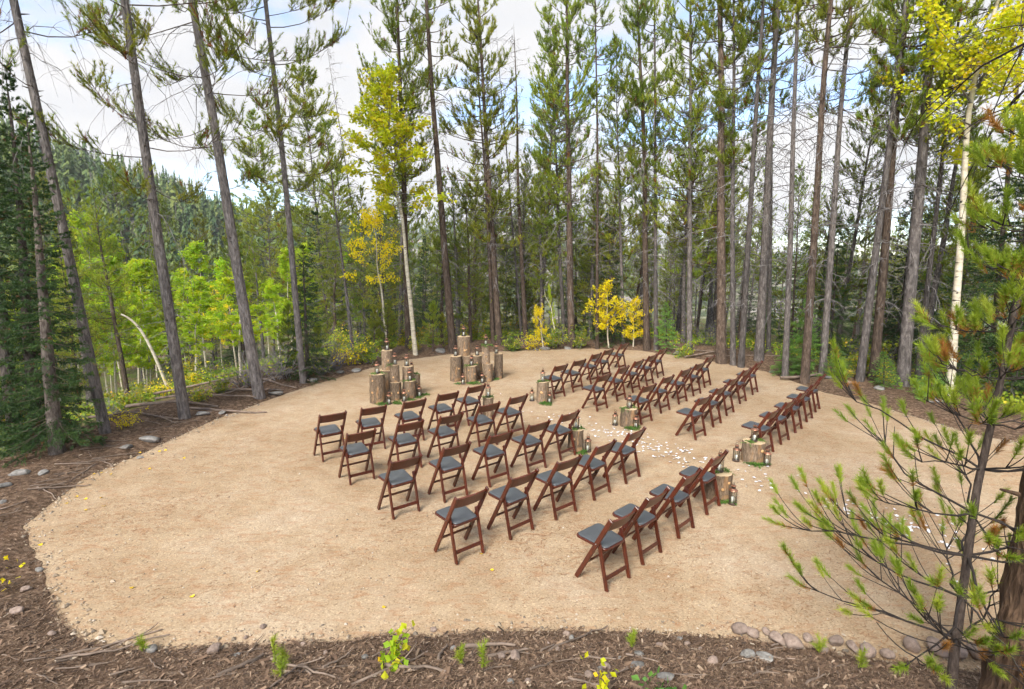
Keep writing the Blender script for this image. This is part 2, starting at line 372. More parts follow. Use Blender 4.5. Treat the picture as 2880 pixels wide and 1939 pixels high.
    b.inputs['Roughness'].default_value = 0.42; b.inputs['Specular IOR Level'].default_value = 0.6; bump(N, L, n.outputs['Fac'], b, 0.25, 0.001); M['vinyl'] = m
    M['steel'] = plain('zinc_hardware', (0.16, 0.15, 0.14), 0.4, 0.1, 20, 0.5, 1.0)
    M['bronze'] = plain('dark_bronze', (0.085, 0.062, 0.050), 0.45, 0.4, 30, 0.5, 0.6)
    M['copper'] = plain('copper_sheet', (0.40, 0.20, 0.13), 0.38, 0.35, 25, 0.5, 0.85)
    M['wax'] = plain('candle_wax', (0.80, 0.78, 0.72), 0.5, 0.05, 10)
    m, nt, N, L, b = nodes('lantern_glass')
    g = N.new('ShaderNodeBsdfGlossy'); g.inputs['Roughness'].default_value = 0.06; tr = N.new('ShaderNodeBsdfTransparent'); tr.inputs['Color'].default_value = (0.93, 0.96, 0.95, 1)
    lw = N.new('ShaderNodeLayerWeight'); lw.inputs['Blend'].default_value = 0.25
    mr = N.new('ShaderNodeMapRange'); mr.inputs['To Min'].default_value = 0.05; mr.inputs['To Max'].default_value = 0.6; L.new(lw.outputs['Facing'], mr.inputs[0])
    mx = N.new('ShaderNodeMixShader'); L.new(mr.outputs[0], mx.inputs[0]); L.new(tr.outputs[0], mx.inputs[1]); L.new(g.outputs[0], mx.inputs[2]); L.new(mx.outputs[0], N['Material Output'].inputs['Surface']); M['glass'] = m
    # sawn log ends: growth rings
    m, nt, N, L, b = nodes('sawn_end_grain')
    sp = N.new('ShaderNodeVectorMath'); sp.operation = 'LENGTH'; L.new(coord(N, L, 'Object', (1, 1, 0)), sp.inputs[0])
    nn = noise(N, L, 6, 3, 0.5, coord(N, L)); ad = N.new('ShaderNodeMath'); ad.operation = 'MULTIPLY_ADD'; ad.inputs[1].default_value = 0.03; L.new(nn.outputs['Fac'], ad.inputs[0]); L.new(sp.outputs['Value'], ad.inputs[2])
    sn = N.new('ShaderNodeMath'); sn.operation = 'MULTIPLY'; sn.inputs[1].default_value = 520; L.new(ad.outputs[0], sn.inputs[0])
    si = N.new('ShaderNodeMath'); si.operation = 'SINE'; L.new(sn.outputs[0], si.inputs[0])
    r1 = ramp(N, L, si.outputs[0], [(0.0, (0.50, 0.36, 0.21)), (1.0, (0.62, 0.48, 0.31))])
    st = ramp(N, L, noise(N, L, 9, 4, 0.6, coord(N, L)).outputs['Fac'], [(0.35, (0.55, 0.5, 0.45)), (0.6, (1, 1, 1))])
    L.new(mixc(N, L, 0.7, r1.outputs[0], st.outputs[0], 'MULTIPLY'), b.inputs['Base Color']); b.inputs['Roughness'].default_value = 0.85; M['endgrain'] = m
    M['knot'] = plain('pruned_knot', (0.50, 0.30, 0.14), 0.8, 0.35, 40)
    # decomposed-granite sand with pine litter
    m, nt, N, L, b = nodes('tan_gravel')
    v = worldpos(N, L)
    big = noise(N, L, 0.55, 4, 0.55, v); mid = noise(N, L, 3.2, 5, 0.6, v); fine = noise(N, L, 46, 5, 0.72, v)
    grain = N.new('ShaderNodeTexVoronoi'); grain.inputs['Scale'].default_value = 75; L.new(v, grain.inputs['Vector'])
    c = ramp(N, L, big.outputs['Fac'], [(0.3, (0.318, 0.236, 0.150)), (0.5, (0.388, 0.300, 0.202)), (0.7, (0.435, 0.355, 0.262))])
    c2 = mixc(N, L, 0.6, c.outputs[0], ramp(N, L, mid.outputs['Fac'], [(0.3, (0.78, 0.70, 0.62)), (0.55, (1, 1, 1)), (0.75, (1.1, 1.1, 1.08))]).outputs[0], 'MULTIPLY')
    c3 = mixc(N, L, 0.68, c2, ramp(N, L, fine.outputs['Fac'], [(0.25, (0.42, 0.36, 0.30)), (0.45, (0.92, 0.9, 0.88)), (0.62, (1.08, 1.06, 1.04)), (0.8, (1.5, 1.45, 1.4))]).outputs[0], 'MULTIPLY')
    gs = N.new('ShaderNodeSeparateXYZ'); L.new(grain.outputs['Color'], gs.inputs[0])
    c4 = mixc(N, L, 0.65, c3, ramp(N, L, gs.outputs[0], [(0.0, (0.55, 0.48, 0.42)), (0.15, (0.95, 0.92, 0.9)), (0.8, (1.05, 1.03, 1.0)), (0.95, (1.4, 1.36, 1.32))]).outputs[0], 'MULTIPLY')
    # reddish drifts of needle litter, drawn out along one direction
    st = noise(N, L, 5.5, 6, 0.66, worldpos(N, L, (0.8, 1.9, 1)), 0.8)
    fl = ramp(N, L, st.outputs['Fac'], [(0.50, (0, 0, 0)), (0.67, (0.7, 0.7, 0.7))])
    c5 = mixc(N, L, fl.outputs[0], c4, mixc(N, L, 0.62, c4, (0.30, 0.135, 0.06)))
    L.new(c5, b.inputs['Base Color']); b.inputs['Roughness'].default_value = 0.95; b.inputs['Specular IOR Level'].default_value = 0.1
    p = bump(N, L, fine.outputs['Fac'], b, 0.55, 0.012); bump(N, L, mid.outputs['Fac'], b, 0.5, 0.03, p); M['sand'] = m
    # forest floor: brown duff and soil, greener further down the slopes
    m, nt, N, L, b = nodes('forest_floor_duff')
    v = worldpos(N, L); n1 = noise(N, L, 1.1, 5, 0.6, v); n2 = noise(N, L, 14, 7, 0.7, v); n3 = noise(N, L, 60, 3, 0.6, v)
    c = ramp(N, L, n2.outputs['Fac'], [(0.3, (0.045, 0.030, 0.020)), (0.48, (0.125, 0.081, 0.054)), (0.62, (0.245, 0.172, 0.122)), (0.78, (0.38, 0.295, 0.225))])
    c = mixc(N, L, 0.7, c.outputs[0], ramp(N, L, n1.outputs['Fac'], [(0.3, (0.6, 0.55, 0.5)), (0.55, (1, 0.98, 0.95)), (0.75, (1.5, 1.35, 1.25))]).outputs[0], 'MULTIPLY')
    gr = noise(N, L, 0.7, 5, 0.65, v); far = attr(N, 'tint')
    gm = N.new('ShaderNodeMath'); gm.operation = 'MULTIPLY'; L.new(ramp(N, L, gr.outputs['Fac'], [(0.38, (0, 0, 0)), (0.58, (1, 1, 1))]).outputs[0], gm.inputs[0]); L.new(far, gm.inputs[1])
    gcol = ramp(N, L, n2.outputs['Fac'], [(0.3, (0.05, 0.075, 0.02)), (0.6, (0.14, 0.17, 0.045)), (0.8, (0.27, 0.26, 0.09))])
    L.new(mixc(N, L, gm.outputs[0], c, gcol.outputs[0]), b.inputs['Base Color']); b.inputs['Roughness'].default_value = 0.95; b.inputs['Specular IOR Level'].default_value = 0.1
    p = bump(N, L, n2.outputs['Fac'], b, 0.9, 0.05); bump(N, L, n3.outputs['Fac'], b, 0.7, 0.012, p); M['duff'] = m
    # granite cobbles
    def rock(name, a, c_, d):
        m, nt, N, L, b = nodes(name); v = coord(N, L)
        n = noise(N, L, 3.0, 6, 0.65, v); n2 = noise(N, L, 26, 4, 0.7, v)
        r = ramp(N, L, n.outputs['Fac'], [(0.3, a), (0.5, c_), (0.7, d)])
        rn = N.new('ShaderNodeMapRange'); rn.inputs['To Min'].default_value = 0.75; rn.inputs['To Max'].default_value = 1.2; L.new(objrand(N), rn.inputs[0])
        q = mixc(N, L, 0.6, r.outputs[0], ramp(N, L, n2.outputs['Fac'], [(0.3, (0.55, 0.55, 0.55)), (0.6, (1.1, 1.1, 1.1))]).outputs[0], 'MULTIPLY')
        vm = N.new('ShaderNodeVectorMath'); vm.operation = 'SCALE'; L.new(q, vm.inputs[0]); L.new(rn.outputs[0], vm.inputs['Scale'])
        L.new(vm.outputs[0], b.inputs['Base Color']); b.inputs['Roughness'].default_value = 0.85; bump(N, L, n2.outputs['Fac'], b, 0.5, 0.01); return m
    M['rock_pink'] = rock('pink_granite', (0.16, 0.12, 0.095), (0.27, 0.20, 0.162), (0.36, 0.285, 0.24))
    M['rock_grey'] = rock('grey_granite', (0.10, 0.093, 0.085), (0.20, 0.19, 0.175), (0.32, 0.305, 0.285))
    M['petal'] = plain('white_rose_petal', (0.70, 0.69, 0.72), 0.6, 0.05, 20)
    M['gold_leaf'] = plain('fallen_gold_leaf', (0.70, 0.46, 0.03), 0.6, 0.2, 20)
    # litter colours by piece
    m, nt, N, L, b = nodes('wood_chip_litter')
    L.new(ramp(N, L, attr(N, 'tint'), [(0.0, (0.035, 0.022, 0.014)), (0.3, (0.105, 0.062, 0.038)), (0.6, (0.195, 0.125, 0.08)), (0.85, (0.31, 0.22, 0.15)), (1.0, (0.50, 0.41, 0.31))]).outputs[0], b.inputs['Base Color'])
    b.inputs['Roughness'].default_value = 0.9; M['litter'] = m
    m, nt, N, L, b = nodes('fallen_pine_needles'); L.new(ramp(N, L, attr(N, 'tint'), [(0.0, (0.17, 0.075, 0.035)), (0.5, (0.30, 0.15, 0.07)), (1.0, (0.36, 0.22, 0.12))]).outputs[0], b.inputs['Base Color']); b.inputs['Roughness'].default_value = 0.9; M['red_needle'] = m
    m, nt, N, L, b = nodes('gravel_stones')
    L.new(ramp(N, L, attr(N, 'tint'), [(0.0, (0.14, 0.115, 0.09)), (0.4, (0.27, 0.21, 0.145)), (0.75, (0.36, 0.285, 0.20)), (1.0, (0.44, 0.38, 0.31))]).outputs[0], b.inputs['Base Color'])
    b.inputs['Roughness'].default_value = 0.9; M['gravel'] = m
    # far hillside: grass, bare rock and scree
    m, nt, N, L, b = nodes('hillside_ground')
    v = worldpos(N, L); n = noise(N, L, 0.03, 6, 0.62, v); n2 = noise(N, L, 0.25, 5, 0.65, v)
    r = ramp(N, L, n.outputs['Fac'], [(0.42, (0.07, 0.10, 0.035)), (0.52, (0.16, 0.17, 0.06)), (0.57, (0.34, 0.30, 0.25)), (0.70, (0.42, 0.38, 0.34))])
    L.new(mixc(N, L, 0.6, r.outputs[0], ramp(N, L, n2.outputs['Fac'], [(0.35, (0.5, 0.5, 0.5)), (0.65, (1.1, 1.1, 1.1))]).outputs[0], 'MULTIPLY'), b.inputs['Base Color']); b.inputs['Roughness'].default_value = 0.95
    M['hill'] = m
make_materials()

# ------------------------------------------------------------------ ground
RS = np.random.RandomState(7)
_wv = []
for f, a in ((0.35, 1.0), (0.8, 0.6), (1.7, 0.4), (3.6, 0.28), (7.5, 0.2), (13.0, 0.13)):
    for _ in range(5):
        th = RS.rand()*math.pi; _wv.append((f*math.cos(th)*(0.7+0.6*RS.rand()), f*math.sin(th)*(0.7+0.6*RS.rand()), RS.rand()*6.28, a/5, f))
def bumps(x, y, fmin=0.0, fmax=99):
    z = 0
    for kx, ky, p, a, f in _wv:
        if fmin <= f <= fmax: z = z + a*np.sin(kx*x*2+ky*y*2+p+0.9*np.sin(ky*x*1.3-kx*y*1.1+p*2))
    return z
EDGE_PX = [(65, 1195), (200, 1085), (330, 1030), (480, 960), (600, 915), (700, 880), (800, 850), (900, 822), (1030, 805), (1200, 797), (1330, 793), (1450, 797),
           (1560, 812), (1650, 828), (1740, 845), (1870, 893), (1950, 910), (2100, 955), (2200, 985), (2329, 1010)]
EDGE_PX2 = [(2329, 1530), (2150, 1508), (2000, 1490), (1850, 1465), (1700, 1445), (1500, 1430), (1300, 1425), (1150, 1425), (1000, 1435), (850, 1440), (700, 1452), (560, 1455), (420, 1465), (300, 1470), (210, 1450), (150, 1410), (130, 1370), (120, 1310), (95, 1250)]
EDGE = np.array([flat(*p)[:2] for p in EDGE_PX] + [(11.5, 7.6), (12.0, 5.5), (9.0, 4.2), (6.0, 3.9)] + [flat(*p)[:2] for p in EDGE_PX2])
def edge_dist(x, y):
    """Metres outside the clearing's edge (negative inside)."""
    x = np.asarray(x, float); y = np.asarray(y, float); best = np.full(x.shape, 1e9); ins = np.zeros(x.shape, bool)
    n = len(EDGE)
    for i in range(n):
        a, b = EDGE[i], EDGE[(i+1) % n]; e = b-a
        t = np.clip(((x-a[0])*e[0]+(y-a[1])*e[1])/(e @ e), 0, 1)
        best = np.minimum(best, (x-a[0]-t*e[0])**2+(y-a[1]-t*e[1])**2)
        c = (a[1] > y) != (b[1] > y)
        with np.errstate(divide='ignore', invalid='ignore'):
            ins ^= c & (x < (b[0]-a[0])*(y-a[1])/(b[1]-a[1]+1e-12)+a[0])
    d = np.sqrt(best); return np.where(ins, -d, d)
SLOPE_A = np.radians([-180, -140, -115, -90, -60, -30, 0, 30, 60, 90, 120, 150, 180])
SLOPE_S = np.array([-0.28, -0.02, 0.30, 0.36, 0.30, 0.06, -0.05, -0.09, -0.11, -0.14, -0.20, -0.27, -0.28])
# skyline of the hills behind the trees, read off the photograph
SKY_PX = [(-400, 180), (0, 245), (100, 288), (200, 322), (300, 358), (400, 398), (470, 430), (560, 452), (640, 458), (760, 478), (1000, 492), (1110, 478), (1180, 470), (1260, 505), (1400, 532), (1500, 540), (1700, 556), (2000, 560), (2700, 560)]
_sr = [ray(*p) for p in SKY_PX]
SKY_AZ = np.array([math.atan2(d[0], d[1]) for d in _sr]); SKY_EL = np.array([math.atan2(d[2], math.hypot(d[0], d[1])) for d in _sr])
def hill_range(az): return np.interp(az, [-0.9, -0.5, -0.35, -0.1, 0.1, 0.9], [210, 240, 300, 520, 650, 650])
def ground_z(x, y):
    x = np.asarray(x, float); y = np.asarray(y, float)
    d = edge_dist(x, y); ang = np.arctan2(y-9.5, x-1.0); s = np.interp(ang, SLOPE_A, SLOPE_S)
    st = lambda a, b, v: (lambda t: t*t*(3-2*t))(np.clip((v-a)/(b-a), 0, 1))
    z = -0.09 + 0.16*st(-0.45, 0.55, d) + 0.06*st(0.5, 1.5, d)
    far = np.maximum(0, d-np.where(s > 0, 0.25, 1.7)); run = s*far
    z = z + np.where(run > 0, 1.9*np.tanh(run/1.9), 13*np.tanh(run/13))
    near = st(-0.35, 0.25, d)
    z = z + bumps(x, y, 2.9)*0.05*near + bumps(x, y, 0, 2.5)*(0.10*st(0.2, 2.0, d)+0.5*st(4, 20, d))
    r = np.hypot(x, y); az = np.arctan2(x, y); R0 = hill_range(az)
    el = np.interp(az, SKY_AZ, SKY_EL); top = CAM_H + R0*np.tan(el) - 13.0
    up = st(0.22, 1.0, r/R0)*np.where(y > -50, 1, 0)
    z = z*(1-up) + top*up + up*(bumps(x*0.05, y*0.05)*5)
    return z
def onground(u, v, maxd=60.0, minz=-30):
    """Where the line of sight through (u, v) first meets the ground."""
    d = ray(u, v); d = d/np.hypot(d[0], d[1]); t = np.linspace(2.0, maxd, 700)
    P = np.array([0, 0, CAM_H]) + t[:, None]*d; z = ground_z(P[:, 0], P[:, 1])
    k = np.argmax(P[:, 2] <= z)
    if P[k, 2] > z[k]: k = len(t)-1
    return np.array([P[k, 0], P[k, 1], z[k]])
def gz(x, y): return float(ground_z(np.array([x]), np.array([y]))[0])

def axis(lo, hi, step, far, grow):
    c = list(np.arange(lo, hi+1e-6, step)); s = step
    a, b = c[0], c[-1]
    while b < far: s = min(s*grow, 26); b += s; c.append(b)
    s = step
    while a > -far: s = min(s*grow, 26); a -= s; c.insert(0, a)
    return np.array(c)
def build_ground():
    gx = axis(-9.5, 11.5, 0.14, 820, 1.13); gy = axis(2.2, 21.0, 0.14, 820, 1.13); gy = gy[gy > -60]
    X, Y = np.meshgrid(gx, gy); Z = ground_z(X, Y); ny, nx = X.shape
    d = edge_dist(X, Y)
    i = np.arange(ny-1)[:, None]*nx + np.arange(nx-1)[None]
    q = np.stack([i, i+1, i+nx+1, i+nx], -1).reshape(-1, 4)
    fc = np.hypot((X[:-1, :-1]+X[1:, 1:])/2, (Y[:-1, :-1]+Y[1:, 1:])/2).ravel()
    mb = MB(); tint = np.clip((d-1.6)/3.0, 0, 1).ravel()
    mb.add(np.stack([X, Y, Z], -1), q, tint)
    mb.m[4] = [np.where(fc > 110, 1, 0).astype(np.int32)]
    o = link('ground', mb.mesh('ground', [M['duff'], M['hill']], True)); tag(o, 'brown forest floor of needle duff and soil falling away round the clearing', 'ground', kind='structure')
    # the gravelled clearing, a thin sheet laid in the hollow of the ground
    gx = np.arange(-7.2, 12.6, 0.12); gy = np.arange(3.2, 20.4, 0.12); X, Y = np.meshgrid(gx, gy); d = edge_dist(X, Y); ny, nx = X.shape
    Z = bumps(X, Y, 0.5)*0.006 - 0.004 - 0.02*np.clip((d+0.1)/0.5, 0, 1)
    keep = (d < 0.42); ok = keep[:-1, :-1] & keep[1:, :-1] & keep[:-1, 1:] & keep[1:, 1:]
    i = (np.arange(ny-1)[:, None]*nx + np.arange(nx-1)[None])[ok]
    q = np.stack([i, i+1, i+nx+1, i+nx], -1); u, inv = np.unique(q, return_inverse=True)
    mb = MB(); mb.add(np.stack([X, Y, Z], -1).reshape(-1, 3)[u], inv.reshape(-1, 4))
    o = link('gravel_clearing', mb.mesh('gravel_clearing', M['sand'], True)); tag(o, 'tan decomposed granite clearing with drifts of reddish pine needles', 'clearing', kind='structure')
build_ground()

def build_hill_forest():
    rs = np.random.RandomState(11); mb = MB(); n = 8500
    az = rs.uniform(-0.86, 0.80, n); R0 = hill_range(az); rr = R0*(0.34+0.68*rs.rand(n)**0.8)
    keep = rs.rand(n) < np.where(az < -0.2, 0.9, 0.22); az, rr, R0 = az[keep], rr[keep], R0[keep]
    x = rr*np.sin(az); y = rr*np.cos(az); z = ground_z(x, y); gap = bumps(x*0.12, y*0.12)
    k = gap < 0.42; x, y, z, rr = x[k], y[k], z[k], rr[k]
    N = len(x); h = 4.5+7.5*rs.rand(N)**1.3; w = h*(0.15+0.07*rs.rand(N))
    K = 52; t = 0.04+0.96*(np.arange(K)/K)[None]**0.9+0*x[:, None]; az2 = rs.rand(N, K)*6.28; rad = w[:, None]*((1-t)**0.8*(0.6+0.8*rs.rand(N, K))+0.02)
    c = np.stack([np.broadcast_to(x[:, None], t.shape), np.broadcast_to(y[:, None], t.shape), z[:, None]+h[:, None]*t], -1); dr = np.stack([np.cos(az2), np.sin(az2), 0*t], -1); sd = np.stack([-np.sin(az2), np.cos(az2), 0*t], -1)
    up = np.zeros(3); tip = c+dr*rad[..., None]-np.array([0, 0, 1])*(rad*(0.25+0.5*rs.rand(N, K)))[..., None]; half = (0.35*rad+0.10)[..., None]
    mid = c+dr*rad[..., None]*0.45; V = np.stack([c+np.array([0, 0, 1])*(0.05*h)[:, None, None], mid-sd*half, tip, mid+sd*half], 2)
    mb.add(V.reshape(-1, 3), np.arange(N*K*4).reshape(-1, 4), np.repeat(np.clip(rs.rand(N)*0.85+0.1*np.sin(x*0.05), 0, 1), K*4))
    o = link('hillside_forest', mb.mesh('hillside_forest', M['hill_tree'])); tag(o, 'distant conifer forest covering the far hillsides', 'forest', kind='stuff')
build_hill_forest()

def build_haze():
    m = bpy.data.materials.new('mountain_air'); m.use_nodes = True; N = m.node_tree.nodes; L = m.node_tree.links; N.clear()
    v = N.new('ShaderNodeVolumePrincipled'); v.inputs['Color'].default_value = (0.9, 0.94, 1.0, 1); v.inputs['Density'].default_value = 0.0004; v.inputs['Anisotropy'].default_value = 0.0
    o = N.new('ShaderNodeOutputMaterial'); L.new(v.outputs[0], o.inputs['Volume'])
    mb = MB(); box(mb, (0, 400, 45), (900, 480, 75)); t = link('haze', mb.mesh('haze', m)); tag(t, 'thin mountain air paling the far hills', 'haze', kind='stuff')
build_haze()

# ------------------------------------------------------------------ trees
def bez(p0, d0, L, curve, n):
    """Centre lines (B,n,3): from p0 along d0, bent by the vector 'curve' (added at the tip)."""
    t = np.linspace(0, 1, n)[None, :, None]
    return p0[:, None] + d0[:, None]*L[:, None, None]*t + curve[:, None]*(t**2)
def trunk_line(rs, H, n, wob):
    t = np.linspace(0, 1, n); p = np.zeros((n, 3)); p[:, 2] = t*H
    for k in (1.3, 2.9, 5.1):
        a = rs.rand(2)*6.28; p[:, 0] += wob*np.sin(k*t*3+a[0])/k*t; p[:, 1] += wob*np.sin(k*t*3+a[1])/k*t
    p[:, :2] -= p[0, :2]; return p
def trunk_mesh(name, H, r0, mat, seed, wob=0.10, sides=10, n=22, stubs=16, rtop=0.12, flare=0.18, rough=0.04, stub_to=0.5):
    rs = np.random.RandomState(seed); mb = MB(); P = trunk_line(rs, H, n, wob*H/15); P[0, 2] = -0.25
    t = np.linspace(0, 1, n); R = r0*((1-t)**0.8*(1-rtop)+rtop*(1-t)+0.004) ; R = R*(1+flare*np.exp(-np.maximum(P[:, 2], 0)/(r0*2.2)))
    n0 = mb.n; tubes(mb, P, R, sides)
    v = mb.v[-1]; ph = rs.rand(4)*6.28; c = np.repeat(P, sides, 0)
    k = 1 + rough*(np.sin(v[:, 2]*9+ph[0]+np.arctan2(v[:, 1]-c[:, 1], v[:, 0]-c[:, 0])*3)+np.sin(v[:, 2]*23+ph[1]-np.arctan2(v[:, 1]-c[:, 1], v[:, 0]-c[:, 0])*5))*0.5
    mb.v[-1] = (c + (v-c)*k[:, None]).astype(np.float32)
    if stubs:
        zz = rs.uniform(0.08, stub_to, stubs)*H; az = rs.rand(stubs)*6.28
        px = np.stack([np.interp(zz, P[:, 2], P[:, q]) for q in range(3)], -1); rr = np.interp(zz, P[:, 2], R)
        d = np.stack([np.cos(az), np.sin(az), 0.15+0*az], -1); L = rr+0.02+0.09*rs.rand(stubs)
        tubes(mb, bez(px, d, L, np.zeros((stubs, 3)), 3), np.array([0.022, 0.017, 0.006])[None]*(0.6+0.7*rs.rand(stubs, 1))*r0/0.12, 4)
    return mb.mesh(name, mat, True)
def pine_crown(seed, H=15.0, start=0.38, width=1.5, nb=80, tuft=0.13, K=15, nl=0.105, w=0.018, sub=6, br=1.0, top_dense=True, mat='pine', droop=0.0, dens=1.0, bare=0.0):
    """Live crown of a lodgepole pine: upswept boughs ending in bottle-brush tufts."""
    rs = np.random.RandomState(seed); mb = MB()
    t = start+(1-start)*np.sort(rs.rand(nb))**0.9; t[-3:] = [0.975, 0.985, 0.995]
    z = t*H; u = (t-start)/(1-start)
    prof = np.minimum(1, 0.45+u*2.2)*(1-u)**0.72*(0.75+0.5*rs.rand(nb))+0.07
    L = width*prof; az = np.cumsum(rs.uniform(1.6, 3.1, nb))
    el = -0.25*(1-u)+0.75*u**1.5+rs.normal(0, 0.14, nb)-droop
    d = np.stack([np.cos(az)*np.cos(el), np.sin(az)*np.cos(el), np.sin(el)], -1)
    p0 = np.stack([0*z, 0*z, z], -1); curve = np.stack([0*L, 0*L, L*rs.uniform(0.15, 0.55, nb)], -1)+rs.normal(0, 0.08, (nb, 3))*L[:, None]
    B = bez(p0, d, L, curve, 6)
    tubes(mb, B, np.linspace(1, 0.25, 6)[None]*br*(0.008+0.012*L/width)[:, None], 4, 0.5, mat=1)
    # side shoots on the outer part of each bough
    ns = np.maximum(2, (sub*L/width*1.5*dens+rs.rand(nb)*2).astype(int)); bi = np.repeat(np.arange(nb), ns); n = len(bi)
    s = bare+(1-bare)*rs.uniform(0.22, 1.0, n); x = s*5; i0 = np.minimum(x.astype(int), 4); fr = (x-i0)[:, None]
    sp = B[bi, i0]*(1-fr)+B[bi, i0+1]*fr; bt = unit(B[bi, i0+1]-B[bi, i0])
    side = unit(np.cross(bt, np.array([0, 0, 1.0])))*np.where(rs.rand(n) < 0.5, -1, 1)[:, None]
    sd = unit(bt*rs.uniform(0.4, 1.0, (n, 1))+side*rs.uniform(0.2, 0.9, (n, 1))+np.array([0, 0, 1])*rs.uniform(0.1, 0.7, (n, 1)))
    sl = (0.10+0.34*rs.rand(n))*np.clip(L[bi]/width*1.4, 0.35, 1)*width/1.5
    C = bez(sp, sd, sl, np.stack([0*sl, 0*sl, sl*0.35], -1), 3)
    tubes(mb, C, np.array([0.006, 0.005, 0.003])[None], 3, 0.5, mat=1)
    # tufts: at the end of each shoot, some along it, and at the bough's tip
    tp = [C[:, 2], C[:, 1]*0.6+C[:, 2]*0.4, B[:, -1], B[:, -2]]; ta = [unit(C[:, 2]-C[:, 1]), sd, unit(B[:, -1]-B[:, -2]), unit(B[:, -1]-B[:, -3])]
    k = rs.rand(n) < 0.7; tp[1] = tp[1][k]; ta[1] = ta[1][k]
    # extra side tufts
    e = rs.randint(0, n, int(n*0.9)); tp.append(C[e, 1]+rs.normal(0, 0.04, (len(e), 3))); ta.append(unit(sd[e]+rs.normal(0, 0.6, (len(e), 3))+np.array([0, 0, 0.5])))
    TP = np.concatenate(tp); TA = unit(np.concatenate(ta)+np.array([0, 0, 0.35])+rs.normal(0, 0.18, (len(TP), 3)))
    hgt = (TP[:, 2]/H-start)/(1-start)
    tint = np.clip(0.25+0.5*rs.rand(len(TP))+0.12*np.sin(TP[:, 2]*2.1+seed), 0, 0.9); dead = rs.rand(len(TP)) < np.where(hgt < 0.4, 0.05, 0.008); tint[dead] = 0.98
    needles(mb, rs, TP-TA*tuft*0.45, TA, tuft*(0.7+0.6*rs.rand(len(TP))), K, nl, w, (0.35, 1.0), tint)
    return mb.mesh('pine_crown', [M[mat], M['live_twig']])
def dead_branches(seed, H=15.0, lo=0.07, hi=0.55, nb=46, L0=0.9, r=0.008, mat='twig', tw=4, sag=0.5):
    """Bare, drooping lower limbs with a few crooked twigs."""
    rs = np.random.RandomState(seed); mb = MB()
    z = H*(lo+(hi-lo)*rs.rand(nb)**0.8); az = rs.rand(nb)*6.28; L = L0*(0.25+1.0*rs.rand(nb)**1.4)*(0.6+0.7*z/(H*hi))
    el = rs.normal(0.12, 0.3, nb); d = np.stack([np.cos(az)*np.cos(el), np.sin(az)*np.cos(el), np.sin(el)], -1)
    p0 = np.stack([0*z, 0*z, z], -1); cv = np.stack([rs.normal(0, 0.25, nb)*L, rs.normal(0, 0.25, nb)*L, -L*rs.uniform(0.0, 2*sag, nb)], -1)
    B = bez(p0, d, L, cv, 7); B[:, 1:-1] += rs.normal(0, 0.02, (nb, 5, 3))*L[:, None, None]
    tubes(mb, B, np.linspace(1.25, 0.3, 7)[None]*r*(0.6+0.6*L/L0)[:, None], 4)
    n = nb*tw; bi = np.repeat(np.arange(nb), tw); i0 = rs.randint(1, 6, n); sp = B[bi, i0]
    sd = unit(unit(B[bi, i0]-B[bi, i0-1])*0.8+rs.normal(0, 0.6, (n, 3))); sl = L[bi]*rs.uniform(0.15, 0.5, n)
    C = bez(sp, sd, sl, np.stack([rs.normal(0, 0.2, n)*sl, rs.normal(0, 0.2, n)*sl, -sl*rs.uniform(0, 1.0, n)], -1), 5)
    tubes(mb, C, np.linspace(0.7, 0.25, 5)[None]*r, 3)
    return mb.mesh('dead_branches', M[mat])
def spruce_crown(seed, H=10.0, start=0.03, width=1.7, nb=150, mat='spruce', K=9, nl=0.075, w=0.022, droop=0.25, sub=8, brn='live_twig'):
    rs = np.random.RandomState(seed); mb = MB()
    t = np.sort(start+(1-start)*rs.rand(nb)**1.05); u = (t-start)/(1-start); z = t*H
    L = width*((1-u)**0.85*(0.75+0.4*rs.rand(nb))+0.03); az = np.cumsum(rs.uniform(1.9, 2.9, nb)); el = -0.25*(1-u)+0.6*u**2-droop*(1-u)+rs.normal(0, 0.08, nb)
    d = np.stack([np.cos(az)*np.cos(el), np.sin(az)*np.cos(el), np.sin(el)], -1); p0 = np.stack([0*z, 0*z, z], -1)
    B = bez(p0, d, L, np.stack([0*L, 0*L, L*rs.uniform(0.05, 0.3, nb)], -1), 5)
    tubes(mb, B, np.linspace(1, 0.2, 5)[None]*(0.006+0.010*L/width)[:, None], 3, 0.5, mat=1)
    ns = np.maximum(3, (sub*2.2*L/width).astype(int)); bi = np.repeat(np.arange(nb), ns); n = len(bi)
    s = rs.uniform(0.15, 1, n); x = s*4; i0 = np.minimum(x.astype(int), 3); fr = (x-i0)[:, None]; sp = B[bi, i0]*(1-fr)+B[bi, i0+1]*fr; bt = unit(B[bi, i0+1]-B[bi, i0])
    side = unit(np.cross(bt, np.array([0, 0, 1.0])))*np.where(rs.rand(n) < 0.5, -1, 1)[:, None]
    sd = unit(bt*0.75+side*rs.uniform(0.5, 1.0, (n, 1))+np.array([0, 0, -1])*rs.uniform(-0.1, 0.45, (n, 1))); sl = L[bi]*(1-0.6*s)*rs.uniform(0.25, 0.5, n)+0.06
    # each spray: a row of short shoots
    m = 4; TP = (sp[:, None]+sd[:, None]*(sl[:, None]*(np.arange(m)+0.3)/m)[..., None]).reshape(-1, 3); TA = np.repeat(sd, m, 0)+rs.normal(0, 0.22, (n*m, 3)); TA = unit(TA)
    tint = np.clip(0.2+0.55*rs.rand(n*m)+0.2*np.repeat(s, m), 0, 0.93); tint[rs.rand(n*m) < 0.012] = 1.0
    needles(mb, rs, TP, TA, np.repeat(sl/m*1.2, m), K, nl, w, (0.5, 1.25), tint)
    TP = B[:, -1]; needles(mb, rs, TP, unit(B[:, -1]-B[:, -2]), 0.1*np.ones(nb), K*2, nl, w, (0.4, 1.0), 0.6+0.3*rs.rand(nb))
    return mb.mesh('spruce_crown', [M[mat], M[brn]])
